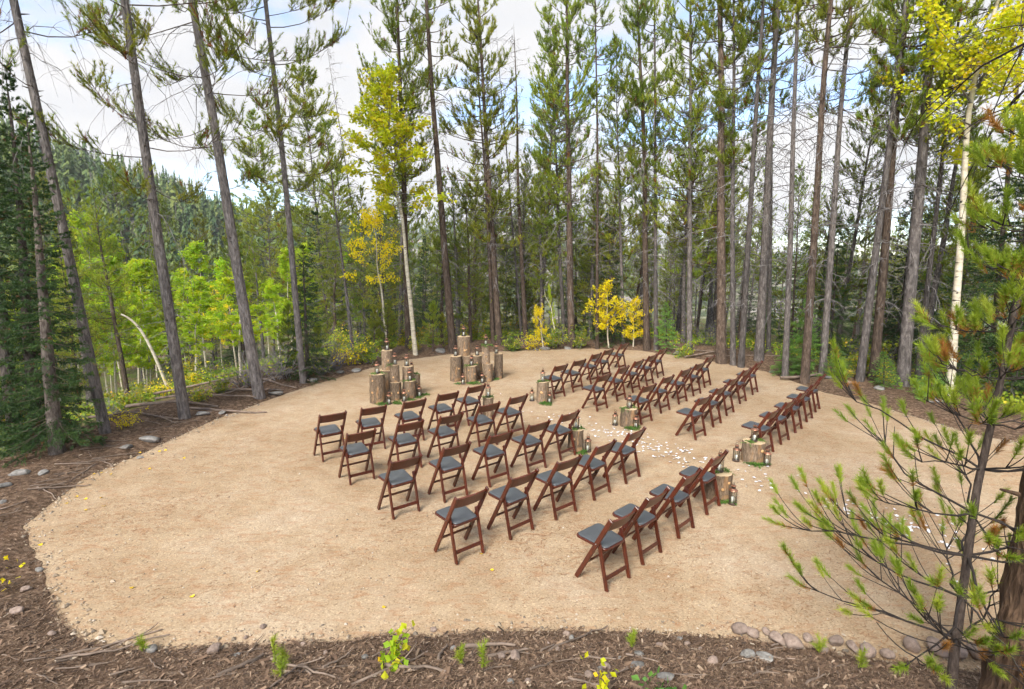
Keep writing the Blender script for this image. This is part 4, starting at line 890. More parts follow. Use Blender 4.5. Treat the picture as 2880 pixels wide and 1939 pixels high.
def build_big_pine():
    P = onground(2326, 1640); ax = lean(P, 2440, 1000); ax = unit(ax); P = P.copy()
    t = thing('pine_tree', 'thick flaky brown pine trunk beside the young foreground pine', 'tree', P)
    t.rotation_mode = 'QUATERNION'; t.rotation_quaternion = Vector((0, 0, 1)).rotation_difference(Vector(ax))
    link('trunk', trunk_mesh('trunk', 16, 0.215, M['bark_big'], 71, sides=24, n=110, stubs=20, rough=0.09, wob=0.05), t)
    link('crown', pine_crown(72, 16, 0.45, 2.4, 50, tuft=0.15, K=22, nl=0.075, w=0.007, sub=8, bare=0.3), t)
    mb = MB(); rs = np.random.RandomState(9)
    # bare dark limbs that reach in over the aspen
    n = 4; z = rs.uniform(4.4, 6.6, n); az = rs.uniform(1.3, 2.3, n); L = rs.uniform(0.9, 1.6, n); el = rs.uniform(-0.35, 0.15, n)
    d = np.stack([np.cos(az)*np.cos(el), np.sin(az)*np.cos(el), np.sin(el)], -1)
    B = bez(np.stack([0*z, 0*z, z], -1), d, L, np.stack([rs.normal(0, 0.3, n), rs.normal(0, 0.3, n), -rs.uniform(0.1, 0.7, n)*L], -1), 9); B[:, 1:-1] += rs.normal(0, 0.03, (n, 7, 3)); tubes(mb, B, np.linspace(0.014, 0.004, 9)[None], 5)
    m = n*7; bi = np.repeat(np.arange(n), 7); i0 = rs.randint(2, 8, m); sl = rs.uniform(0.2, 0.9, m); C = bez(B[bi, i0], unit(unit(B[bi, i0]-B[bi, i0-1])+rs.normal(0, 0.6, (m, 3))), sl, np.stack([rs.normal(0, 0.2, m), rs.normal(0, 0.2, m), -sl*rs.uniform(0.1, 0.8, m)], -1), 6)
    tubes(mb, C, np.linspace(0.006, 0.002, 6)[None], 3); tag(link('dead_branches', mb.mesh('dead_branches', M['dark_twig']), t), kind='stuff')
build_big_pine()

# bushes and brush round the rim
def build_bushes():
    rs = np.random.RandomState(77)
    spots = [(285, 975, 'gold', 0.35, 'low yellow-leaved bush at the foot of the first rim pine'), (500, 900, 'green', 0.45, 'green bush below the thickest rim pine'),
             (455, 915, 'green', 0.4, 'yellowing bush between the straight and thickest rim pines'), (760, 842, 'bare', 1.1, 'grey twiggy brush heaped on the rim'), (795, 832, 'gold', 0.8, 'golden bush behind the twiggy brush'), (835, 828, 'green', 0.8, 'yellow-green bush next to the golden one at the rim'),
             (730, 852, 'bare', 0.9, 'second heap of bare grey brush by the boulder'), (640, 862, 'bare', 1.1, 'tangle of bare grey twigs down the slope'), (560, 880, 'bare', 1.0, 'bare twig tangle behind the thickest rim pine'), (1210, 797, 'gold', 0.7, 'small golden bush at the back edge by the snags'), (1255, 793, 'green', 0.8, 'yellow-green bush behind the back boulders'),
             (1310, 792, 'green', 0.8, 'pale green bush at the foot of the big back pine'), (1165, 800, 'green', 0.6, 'low green bush behind the altar logs'), (2010, 872, 'gold', 0.35, 'sprig of yellow leaves on the mulch bank'), (1935, 858, 'gold', 0.3, 'tiny yellow sprig by the rim stones'),
             (1560, 815, 'green', 0.6, 'green bush at the foot of the bushy grey pine'), (690, 800, 'green', 0.9, 'green thicket behind the slim rim pine'), (945, 800, 'green', 0.5, 'reddish-green low bush beside the aspen foot')]
    for u, v, k, h, lab in spots:
        P = onground(u, v); pool = BUSH[k]; s = h/0.9
        t = thing('bush', lab, 'bush', P, rs.rand()*6.28); link('foliage', pool[rs.randint(len(pool))], t, scale=(s*1.25, s*1.25, s))
    n = 0; tries = 0
    while n < 130 and tries < 6000:
        tries += 1; az = rs.uniform(-0.78, 0.8); r = 9+32*rs.rand()**1.3; x, y = r*math.sin(az), r*math.cos(az); d = float(edge_dist(np.array([x]), np.array([y]))[0])
        if d < (3.5 if az < -0.25 else 1.8) or y < 6: continue
        n += 1; k = rs.choice(['green', 'green', 'gold', 'bare', 'bare']) if az < 0 else rs.choice(['green', 'bare', 'bare', 'bare']); s = rs.uniform(0.5, 1.3)
        t = thing('bush', {'green': 'one of the leafy green understory bushes among the trunks', 'gold': 'one of the small golden understory bushes among the trunks', 'bare': 'one of the bare twiggy understory bushes among the trunks'}[k], 'bush', (x, y, gz(x, y)-0.03), rs.rand()*6.28, {'green': 'green understory bushes', 'gold': 'golden understory bushes', 'bare': 'bare understory bushes'}[k])
        link('foliage', BUSH[k][rs.randint(len(BUSH[k]))], t, scale=(s*1.3, s*1.3, s))
build_bushes()

# ------------------------------------------------------------------ chairs
CHAIRS = {
    'L11': (-2.909, 8.664, 36.6), 'L12': (-2.345, 9.075, 33.5), 'L13': (-1.728, 9.508, 39.4), 'L14': (-1.195, 10.037, 38.2), 'L15': (-0.706, 10.623, 44.3),
    'L21': (-2.205, 7.766, 37.5), 'L22': (-1.572, 8.234, 36.1), 'L23': (-0.983, 8.643, 40.5), 'L24': (-0.399, 9.309, 38.5), 'L25': (0.113, 9.849, 43.9),
    'L31': (-1.356, 6.726, 38.7), 'L32': (-0.758, 7.214, 38.9), 'L33': (-0.166, 7.736, 41.0), 'L34': (0.413, 8.245, 41.2), 'L35': (0.952, 8.812, 45.2),
    'L41': (-0.451, 5.706, 40.8), 'L42': (0.136, 6.245, 42.2), 'L43': (0.721, 6.743, 40.8), 'L44': (1.287, 7.333, 45.4), 'L45': (1.841, 7.900, 46.0),
    'L51': (1.115, 5.232, 41.5), 'L52': (1.588, 5.731, 44.2), 'L53': (2.152, 6.308, 45.7), 'L54': (2.706, 6.926, 45.8),
    'R11': (1.135, 12.688, 43.9), 'R12': (1.648, 13.328, 44.6), 'R13': (2.192, 14.206, 49.7), 'R14': (2.622, 14.850, 49.3), 'R15': (3.260, 15.876, 50.2),
    'R21': (1.985, 11.686, 45.8), 'R22': (2.569, 12.530, 48.8), 'R23': (3.098, 13.329, 49.9), 'R24': (3.615, 14.055, 51.2), 'R25': (4.138, 14.988, 51.1),
    'R31': (2.737, 10.780, 43.3), 'R32': (3.334, 11.574, 46.2), 'R33': (3.940, 12.315, 45.9), 'R34': (4.502, 13.038, 45.8), 'R35': (5.062, 13.906, 48.1),
    'R41': (3.522, 9.863, 43.5), 'R42': (4.117, 10.648, 47.4), 'R43': (4.683, 11.431, 47.1), 'R44': (5.346, 12.377, 47.6), 'R45': (5.988, 13.206, 49.6),
    'R51': (4.409, 9.030, 42.9), 'R52': (4.989, 9.653, 44.3), 'R53': (5.580, 10.322, 46.3), 'R54': (6.166, 11.027, 46.9), 'R55': (6.725, 11.747, 50.1)}
def rounded(w, d, r, n=5, w2=None):
    """Outline of a seat: w wide at the back, w2 at the front, d deep, corners of radius r."""
    w2 = w2 or w; out = []
    for cx, cy, a0 in ((w2/2-r, d/2-r, 0), (-w2/2+r, d/2-r, 90), (-w/2+r, -d/2+r, 180), (w/2-r, -d/2+r, 270)):
        for k in range(n+1):
            a = math.radians(a0+90*k/n); out.append((cx+r*math.cos(a), cy+r*math.sin(a)))
    return np.array(out)
def slab(mb, outline, layers, xf):
    """Stack of scaled copies of an outline: layers = [(inset, z)], closed with fans."""
    n = len(outline); c = outline.mean(0); V = []
    for ins, z in layers:
        k = (outline-c); ln = np.linalg.norm(k, axis=1, keepdims=True); V.append(np.c_[c+k*(1-ins/ln), np.full(n, z)])
    m = len(layers); V = np.concatenate(V+[np.array([[*c, layers[0][1]], [*c, layers[-1][1]+0.004]])])
    i = np.arange(m-1)[:, None]*n; j = np.arange(n)[None]; jn = (j+1) % n
    q = np.stack([i+j, i+jn, i+n+jn, i+n+j], -1).reshape(-1, 4); j = np.arange(n); jn = (j+1) % n
    tri = np.concatenate([np.stack([jn, j, np.full(n, m*n)], -1), np.stack([(m-1)*n+j, (m-1)*n+jn, np.full(n, m*n+1)], -1)])
    V = xf(V); n0 = mb.n; mb.add(V, q); mb.f[3].append(tri+n0); mb.m[3].append(np.zeros(len(tri), np.int32))
def chair_meshes():
    S = {}; R = lambda ang: np.array([[1, 0, 0], [0, math.cos(ang), -math.sin(ang)], [0, math.sin(ang), math.cos(ang)]])
    lf = np.array([0, 0.385, 0.0]); lt = np.array([0, -0.045, 0.80]); ld = unit(lt-lf)
    def long_leg(sx):
        mb = MB(); x = np.array([sx*0.212, 0, 0]); bar(mb, lf+x+[0, 0.002, 0.002], lt+x, 0.026, 0.052, (1, 0, 0), 0.006); return mb.mesh('back_post', M['wood'])
    def short_leg(sx):
        mb = MB(); x = np.array([sx*0.184, 0, 0]); a = x+[0, 0.0, 0.002]; b = x+[0, 0.125, 0.50]
        bar(mb, a, b, 0.024, 0.045, (1, 0, 0), 0.006)
        ax = unit(b-a); th = np.arange(14)*2*math.pi/14; f = np.cross(ax, [1, 0, 0]); ring = b+0.0222*(np.cos(th)[:, None]*f+np.sin(th)[:, None]*ax)   # rounded head
        V = np.concatenate([ring-[0.0118, 0, 0], ring+[0.0118, 0, 0], [b-[0.0118, 0, 0], b+[0.0118, 0, 0]]]); j = np.arange(14); jn = (j+1) % 14
        n0 = mb.n; mb.add(V, np.stack([j, jn, 14+jn, 14+j], -1)); tri = np.concatenate([np.stack([jn, j, np.full(14, 28)], -1), np.stack([14+j, 14+jn, np.full(14, 29)], -1)]); mb.f[3].append(tri+n0); mb.m[3].append(np.zeros(28, np.int32))
        return mb.mesh('leg', M['wood'])
    S['post_l'], S['post_r'], S['leg_l'], S['leg_r'] = long_leg(-1), long_leg(1), short_leg(-1), short_leg(1)
    # curved top slat
    mb = MB(); n = 11; xs = np.linspace(-0.2, 0.2, n); bow = -0.030*(1-(xs/0.2)**2); arch = 0.012*(1-(xs/0.2)**2); f = np.cross([1.0, 0, 0], ld); V = []
    for k in range(n):
        c0 = lf+ld*0.742; c1 = lf+ld*(0.882+arch[k]*0.9)
        for c, s in ((c0, -1), (c0, 1), (c1, 1), (c1, -1)): V.append(np.array([xs[k], 0, 0])+c+np.array([0, bow[k], 0])+f*s*0.0095)
    i = np.arange(n-1)[:, None]*4; j = np.arange(4)[None]; jn = (j+1) % 4; mb.add(V, np.stack([i+j, i+jn, i+4+jn, i+4+j], -1).reshape(-1, 4)); mb.add(V[:4], [[3, 2, 1, 0]]); mb.add(V[-4:], [[0, 1, 2, 3]])
    S['backrest'] = mb.mesh('backrest', M['wood'])
    tilt = 0.07
    xf = lambda V: V @ R(tilt).T + np.array([0, 0.245, 0.430])
    mb = MB(); slab(mb, rounded(0.335, 0.40, 0.05, w2=0.385), [(0.004, -0.012), (0, -0.008), (0, 0.008), (0.003, 0.011)], xf); S['seat'] = mb.mesh('seat', M['wood'])
    mb = MB(); slab(mb, rounded(0.315, 0.375, 0.045, w2=0.360), [(0.002, 0.0115), (0, 0.016), (0.001, 0.020), (0.006, 0.0245), (0.025, 0.0265), (0.09, 0.0275)], xf); S['cushion'] = mb.mesh('cushion', M['vinyl'], True)
    # lower rails
    mb = MB(); c = np.array([0, 0.0305, 0.1225]); bar(mb, c-[0.1715, 0, 0], c+[0.1715, 0, 0], 0.042, 0.018, (0, 0.25, 0.97), 0.004); S['rail_rear'] = mb.mesh('rear_stretcher', M['wood'])
    mb = MB(); c = lf+ld*0.235; bar(mb, c-[0.1995, 0, 0], c+[0.1995, 0, 0], 0.034, 0.018, ld, 0.004); S['rail_front'] = mb.mesh('front_stretcher', M['wood'])
    mb = MB(); c = np.array([0, 0.098, 0.392]); bar(mb, c-[0.1715, 0, 0], c+[0.1715, 0, 0], 0.030, 0.018, (0, 0.2, 0.97), 0.004); S['rail_seat'] = mb.mesh('seat_rail', M['wood'])
    for sx, k in ((-1, 'pin_l'), (1, 'pin_r')):
        mb = MB(); lathe(mb, [(0.0001, 0.0), (0.008, 0.0), (0.008, 0.006), (0.005, 0.009), (0.0001, 0.010)], 10); v = mb.v[-1].copy(); mb.v[-1] = (np.stack([v[:, 2]*sx, v[:, 0], v[:, 1]], -1)+np.array([sx*0.2235, 0.128, 0.48])).astype(np.float32); S[k] = mb.mesh('pivot_pin', M['steel'])
    return S
CH = chair_meshes()
ORD = {1: 'first', 2: 'second', 3: 'third', 4: 'fourth', 5: 'last'}
def build_chairs():
    for key, (x, y, a) in CHAIRS.items():
        side, row, c = key[0], int(key[1]), int(key[2]); nrow = 5
        if side == 'L':
            last = 4 if row == 5 else 5; k = last-c+1
            pos = {1: 'at the aisle', 2: 'second from aisle', 3: 'third from aisle', 4: 'fourth from aisle', 5: 'fifth from aisle'}[k]
        else: pos = {1: 'at the aisle', 2: 'second from aisle', 3: 'third from aisle', 4: 'fourth from aisle', 5: 'fifth from aisle'}[c]
        lab = 'mahogany folding chair, %s of petal aisle facing altar, %s row, %s' % ('left' if side == 'L' else 'right', {1: 'front', 2: 'second', 3: 'third', 4: 'fourth', 5: 'rear'}[row], pos)
        t = thing('folding_chair', lab, 'chair', (x, y, 0), math.radians(a), 'folding chairs set out in rows for the ceremony')
        for nm, me in (('back_post', 'post_l'), ('back_post', 'post_r'), ('leg', 'leg_l'), ('leg', 'leg_r'), ('backrest', 'backrest'), ('seat', 'seat'), ('rear_stretcher', 'rail_rear'), ('front_stretcher', 'rail_front'), ('seat_rail', 'rail_seat')):
            o = link(nm, CH[me], t)
            if nm == 'seat': link('cushion', CH['cushion'], o)
            if me == 'post_l': link('pivot_pin', CH['pin_l'], o)
            if me == 'post_r': link('pivot_pin', CH['pin_r'], o)
build_chairs()

# ------------------------------------------------------------------ lanterns
def lantern_meshes():
    S = {}
    mb = MB(); lathe(mb, [(0.0001, 0), (0.056, 0), (0.058, 0.004), (0.058, 0.016), (0.052, 0.020), (0.050, 0.024), (0.0001, 0.024)], 20); S['base'] = mb.mesh('base', M['bronze'], False)
    mb = MB(); tubes(mb, np.array([[[0.0, 0, 0.022], [0.0, 0, 0.196]]]), np.array([[0.0042, 0.0042]]), 6); S['post'] = mb.mesh('post', M['bronze'])
    mb = MB(); lathe(mb, [(0.0435, 0.0245), (0.0435, 0.193)], 20); S['glass'] = mb.mesh('glass', M['glass'], True)
    mb = MB(); lathe(mb, [(0.0001, 0.194), (0.059, 0.194), (0.060, 0.199), (0.057, 0.204), (0.040, 0.216), (0.031, 0.224), (0.0001, 0.224)], 20); S['roof'] = mb.mesh('roof', M['copper'], False)
    mb = MB(); lathe(mb, [(0.027, 0.224), (0.027, 0.258), (0.0001, 0.258)], 16); S['chimney'] = mb.mesh('chimney', M['bronze'], False)
    mb = MB(); lathe(mb, [(0.0001, 0.2585), (0.033, 0.2585), (0.034, 0.264), (0.026, 0.271), (0.010, 0.275), (0.0001, 0.276)], 16); S['cap'] = mb.mesh('cap', M['copper'], False)
    mb = MB(); th = np.linspace(0, 2*math.pi, 15); tubes(mb, np.stack([0.022*np.cos(th), 0*th, 0.296+0.022*np.sin(th)], -1)[None], np.full((1, 15), 0.0028), 5); S['ring'] = mb.mesh('ring', M['bronze'], True)
    mb = MB(); lathe(mb, [(0.0001, 0.0245), (0.023, 0.0245), (0.023, 0.095), (0.020, 0.099), (0.0001, 0.096)], 14); S['candle'] = mb.mesh('candle', M['wax'], True)
    return S
LN = lantern_meshes()
def lantern(P, label, s=1.0, seed=0):
    rz = random.Random(seed).random()*6.28; t = thing('lantern', label, 'lantern', P, rz, 'copper candle lanterns'); t.scale = (s, s, s)
    link('base', LN['base'], t); link('glass', LN['glass'], t); link('candle', LN['candle'], t); r = link('roof', LN['roof'], t)
    link('chimney', LN['chimney'], r); link('cap', LN['cap'], r); link('ring', LN['ring'], r)
    for k in range(6):
        a = k*math.pi/3; link('post', LN['post'], t, (0.0505*math.cos(a), 0.0505*math.sin(a), 0))
    return t
# ------------------------------------------------------------------ log rounds and sprigs
def log_meshes(r, h, seed, knots=3):
    rs = np.random.RandomState(seed); n = 28; a = np.arange(n)*2*math.pi/n; ph = rs.rand(4)*6.28; out = 1+0.045*np.sin(2*a+ph[0])+0.03*np.sin(3*a+ph[1])+0.018*np.sin(7*a+ph[2])+0.012*rs.normal(size=n)
    mb = MB(); m = 8; z = np.linspace(0, h, m); V = []
    for q in range(m):
        k = out*(1+0.018*rs.normal(size=n))*r*(1.03-0.05*q/(m-1)); V.append(np.stack([k*np.cos(a), k*np.sin(a), np.full(n, z[q])], -1))
    V = np.array(V); i = np.arange(m-1)[:, None]*n; j = np.arange(n)[None]; jn = (j+1) % n; mb.add(V.reshape(-1, 3), np.stack([i+j, i+jn, i+n+jn, i+n+j], -1).reshape(-1, 4))
    bark = mb.mesh('bark', M['bark_log'], True)
    mb = MB(); top = V[-1]*[0.97, 0.97, 1]+[0, 0, 0.003]; jj = np.arange(n); jn2 = (jj+1) % n
    mb.add(np.concatenate([V[-1], top, [[0, 0, h+0.004]]]), np.stack([jj, jn2, n+jn2, n+jj], -1)); n0 = mb.n-2*n-1; mb.f[3].append(np.stack([n+jj, n+jn2, np.full(n, 2*n)], -1)+n0); mb.m[3].append(np.zeros(n, np.int32))
    cut = mb.mesh('cut_face', M['endgrain'])
    ks = []
    for q in range(knots):
        az = rs.uniform(-2.4, -0.7); zz = h*rs.uniform(0.2, 0.85); d = np.array([math.cos(az), math.sin(az), 0.12]); mb = MB()
        lathe(mb, [(0.027, -0.02), (0.028, 0.006), (0.017, 0.013), (0.0001, 0.014)], 10); v = mb.v[-1].astype(float)*rs.uniform(0.6, 1.0); s, u = frames(unit(d)[None]); mb.v[-1] = (v[:, :1]*s+v[:, 1:2]*u+v[:, 2:]*unit(d)+unit(d)*r*1.0+np.array([0, 0, zz])).astype(np.float32); ks.append(mb.mesh('knot', M['knot']))
    return bark, cut, ks
_logn = [0]
def log(P, r, h, label, knots=3):
    _logn[0] += 1; b, c, ks = log_meshes(r, h, 500+_logn[0], knots); t = thing('log_stump', label, 'log', P, 0, 'upright log stumps')
    link('bark', b, t); link('cut_face', c, t)
    for k in ks: link('knot', k, t)
    return t
def fern_mesh(seed):
    rs = np.random.RandomState(seed); mb = MB(); n = 17; az = rs.rand(n)*6.28; el = rs.uniform(0.15, 1.0, n); d = np.stack([np.cos(az)*np.cos(el), np.sin(az)*np.cos(el), np.sin(el)], -1); L = rs.uniform(0.07, 0.16, n)
    B = bez(rs.normal(0, 0.03, (n, 3))*[1, 1, 0.1], d, L, np.stack([0*L, 0*L, -L*0.5], -1), 6); tubes(mb, B, np.linspace(0.002, 0.0008, 6)[None], 3, 0.3)
    for k in range(1, 6): needles(mb, rs, B[:, k], unit(B[:, k]-B[:, k-1]), np.full(n, 0.02), 8, 0.032, 0.006, (0.6, 1.3), rs.rand(n))
    return mb.mesh('fern', M['fern'])
FERN = [fern_mesh(600+i) for i in range(4)]
def fern(P, label, s=1.0, seed=0):
    r = random.Random(seed); o = link('fern_sprig', FERN[seed % 4], None, P, (0, 0, r.random()*6.28), (s, s, s*0.85)); return tag(o, label, 'greenery', 'green sprigs on the stumps')
def back(P, r):                                            # the centre of a round thing whose front edge shows at P
    n = np.array([P[0], P[1], 0]); n /= np.linalg.norm(n); return np.array([P[0], P[1], 0])+n*r
def width_m(P, wpx): return wpx*KD/F_PX*float((np.array([P[0], P[1], 0.3])-[0, 0, CAM_H]) @ FW)
def log_px(zf, x0, x1, ytop, ybot, label, knots=3, z0=0.0, lantern_label=None, fern_label=None, dy=0.0, ls=1.0):
    """Log whose sides, top and foot were read off zoom zf; stands on the ground (or on z0)."""
    u0, vb = zf((x0+x1)/2, ybot); u1, vt = zf((x0+x1)/2, ytop); wpx = abs(zf(x1, 0)[0]-zf(x0, 0)[0])
    F = flat(u0, vb); r = width_m(F, wpx)/2; C = back(F, r*0.93+dy); h = height_at(C-np.array([C[0], C[1], 0])/np.hypot(C[0], C[1])*r*0.6, vt)
    _s = len(label)+int(x0)
    log((C[0], C[1], z0), r, h, label, knots)
    if lantern_label: lantern((C[0], C[1], h+0.006), lantern_label, ls, _s)
    if fern_label:
        fern((C[0]-r*0.55, C[1]-r*0.35, h+0.003), fern_label, 0.8, _s)
        fern((C[0]+r*0.45, C[1]+r*0.25, h+0.003), fern_label, 0.8, _s+1)
    return C, r, h
def lantern_px(zf, x, y, label, s=1.0):
    u, v = zf(x, y); C = back(flat(u, v), 0.05); return lantern((C[0], C[1], 0.002), label, s, int(x+y))
def fern_px(zf, x, y, label, s=1.0):
    u, v = zf(x, y); P = flat(u, v); return fern((P[0], P[1], 0.0), label, s, int(x+y))
def build_altar():
    W = 'wide'
    # the cluster nearer the chairs
    log_px(Z4, 200, 392, 812, 1195, 'wide log with peeled orange bark patches, outermost of the altar group nearer the chairs', 2, lantern_label='lantern on the wide peeled-bark altar log', fern_label='fern laid on the wide peeled-bark altar log')
    C, r, h = log_px(Z4, 458, 600, 915, 1150, 'lower log of the two-log stack in the altar group nearer the chairs', 2)
    log((C[0]-0.01, C[1]+0.01, h+0.004), r*0.84, 0.40, 'peeled orange upper log stacked on another, altar group nearer the chairs', 1)
    lantern((C[0], C[1], h+0.41), 'lantern crowning the peeled orange stacked log', 1, 3); fern((C[0]-0.1, C[1]-0.04, h+0.407), 'fern sprig beside the lantern on the orange stacked log', 0.8, 5)
    B = np.array([C[0]-0.28, C[1]+0.38, 0]); log(B, 0.17, 0.62, 'tall grey log behind the orange stacked log', 1); log((B[0]+0.02, B[1], 0.626), 0.13, 0.46, 'topmost grey log, stacked on the tall grey one behind', 1)
    lantern((B[0]+0.02, B[1], 1.093), 'highest lantern of the altar group nearer the chairs', 1, 8)
    D = np.array([C[0]+0.24, C[1]+0.27, 0]); log(D, 0.13, height_at(D, Z4(620, 700)[1]), 'slim tall log between the stacked log and the short ones', 1)
    lantern((D[0]-0.02, D[1], height_at(D, Z4(620, 700)[1])+0.006), 'lantern on the slim tall altar log', 1, 9)
    log_px(Z4, 640, 792, 900, 1130, 'short log with a pale rim at the end of the altar group nearer the chairs', 2, lantern_label='lantern on the short pale-rimmed altar log', fern_label='fern on the short pale-rimmed altar log')
    E_ = flat(*Z4(775, 1125)); E_ = back(E_, 0.42); log((E_[0], E_[1], 0), 0.14, 0.50, 'log tucked behind the short pale-rimmed one', 1); lantern((E_[0]-0.06, E_[1], 0.507), 'lantern on the log tucked behind the short one', 1, 12); fern((E_[0]+0.06, E_[1]-0.02, 0.505), 'fern trailing from the tucked-behind log', 0.9, 13)
    for x, y, lab in ((440, 1205, 'lantern on the ground before the two-log stack'), (638, 1165, 'lantern on the ground before the short pale-rimmed log'), (838, 1105, 'lantern on the ground at the open end of the nearer altar group')): lantern_px(Z4, x, y, lab)
    for x, y, s in ((330, 1205, 1.1), (380, 1200, 1.0), (520, 1185, 1.0), (570, 1190, 1.0), (720, 1145, 0.9), (830, 1110, 0.9), (900, 1080, 1.0)): fern_px(Z4, x, y, 'green fern sprig on the ground round the altar group nearer the chairs', s)
    # the cluster further back
    log_px(Z4, 1237, 1392, 575, 900, 'wide grey log at the end of the rear altar group', 1, lantern_label='dark lantern on the wide grey log of the rear altar group')
    C, r, h = log_px(Z4, 1450, 1592, 700, 920, 'short log with an orange knot in front of the rear altar group', 2, lantern_label='lantern on the short orange-knot log', fern_label='fern on the short orange-knot log')
    T = np.array([C[0]-0.18, C[1]+0.42, 0]); hz = height_at(T, Z4(1410, 560)[1]); log(T, 0.17, hz, 'dark lower log under the tallest log of the rear altar group', 1)
    h2 = height_at(T, Z4(1410, 312)[1])-hz; log((T[0]-0.06, T[1], hz+0.005), 0.165, h2, 'tallest pale log, raised on another at the rear altar group', 2); lantern((T[0]-0.06, T[1], hz+h2+0.012), 'highest lantern of all, on the tallest raised altar log', 1, 21)
    D = np.array([C[0]+0.12, C[1]+0.45, 0]); hd = height_at(D, Z4(1550, 560)[1]); log(D, 0.13, hd, 'dark log behind the short orange-knot log', 1); lantern((D[0], D[1], hd+0.006), 'lantern on the dark log behind the orange-knot log', 1, 22)
    C, r, h = log_px(Z4, 1668, 1795, 672, 905, 'lower log of the narrow stack at the aisle end of the rear altar group', 2)
    h2 = height_at(C, Z4(1715, 425)[1])-h; log((C[0]-0.05, C[1], h+0.004), r*0.82, h2, 'knotty upper log of the narrow stack in the rear altar group', 2); lantern((C[0]-0.05, C[1], h+h2+0.011), 'lantern on the narrow knotty stack', 1, 23)
    fern((C[0]-0.10, C[1]-0.06, h+h2+0.006), 'fern spilling off the narrow knotty stack', 0.9, 24); fern((C[0]+0.05, C[1]-0.06, h+h2+0.006), 'fern spilling off the narrow knotty stack', 0.9, 25)
    D = np.array([C[0]+0.28, C[1]+0.35, 0]); hd = height_at(D, Z4(1800, 535)[1]); log(D, 0.12, hd, 'thin dark log behind the narrow knotty stack', 1); lantern((D[0]-0.06, D[1], hd+0.006), 'lantern on the thin dark log behind the stack', 1, 26)
    for x, y, lab in ((1408, 940, 'lantern on the ground before the wide grey log'), (1660, 922, 'lantern on the ground before the narrow knotty stack'), (1820, 845, 'lantern on the ground behind the narrow knotty stack')): lantern_px(Z4, x, y, lab)
    for x, y, s in ((1340, 935, 0.9), (1530, 925, 1.0), (1590, 930, 1.2), (1840, 880, 1.0), (1880, 850, 0.9), (1500, 930, 0.9)): fern_px(Z4, x, y, 'green fern sprig on the ground round the rear altar group', s)
build_altar()
def build_aisle_stumps():
    log_px(Z4, 1668, 1806, 1118, 1400, 'aisle stump beside the front row, left of the aisle facing the altar', 1, lantern_label='lantern on the left front-row aisle stump', fern_label='fern on the left front-row aisle stump')
    fern_px(Z4, 1640, 1390, 'fern at the foot of the left front-row aisle stump')
    for x0, x1, yt, yb, nm, ll in ((73, 162, 352, 503, 'front', [(41, 490), (170, 508)]), (683, 803, 548, 683, 'third', [(645, 668), (795, 692)]), (1567, 1720, 795, 945, 'rear', [(1525, 930), (1750, 962)])):
        log_px(Z3, x0, x1, yt, yb, 'aisle stump beside the %s row, right of the aisle facing the altar' % nm, 2, lantern_label='lantern on the right %s-row aisle stump' % nm, fern_label='ferns on the right %s-row aisle stump' % nm)
        lantern_px(Z3, *ll[0], 'lantern on the ground, aisle side of the right %s-row stump' % nm); lantern_px(Z3, *ll[1], 'lantern on the ground, chair side of the right %s-row stump' % nm)
        xm = (x0+x1)/2
        for k, (dx, dy, s) in enumerate(((0.05, 6, 1.0), (0.28, 8, 1.2), (0.45, 4, 1.0))): fern_px(Z3, xm+dx*(x1-x0), yb+dy, 'ferns at the foot of the right %s-row aisle stump' % nm, s)
    log_px(Z3, 300, 416, 700, 862, 'aisle stump beside the third row, left of the aisle facing the altar', 2, lantern_label='lantern on the left third-row aisle stump', fern_label='ferns on the left third-row aisle stump')
    lantern_px(Z3, 448, 862, 'lantern on the ground beside the left third-row aisle stump')
    for x, y in ((385, 868), (420, 862)): fern_px(Z3, x, y, 'ferns at the foot of the left third-row aisle stump')
    log_px(Z2, 1572, 1788, 528, 755, 'aisle stump beside the rear row, left of the aisle facing the altar', 2, lantern_label='lantern on the left rear-row aisle stump', fern_label='ferns on the left rear-row aisle stump')
    lantern_px(Z2, 1808, 790, 'lantern on the ground beside the left rear-row aisle stump')
    for x, y in ((1745, 765), (1760, 740)): fern_px(Z2, x, y, 'ferns at the foot of the left rear-row aisle stump')
build_aisle_stumps()
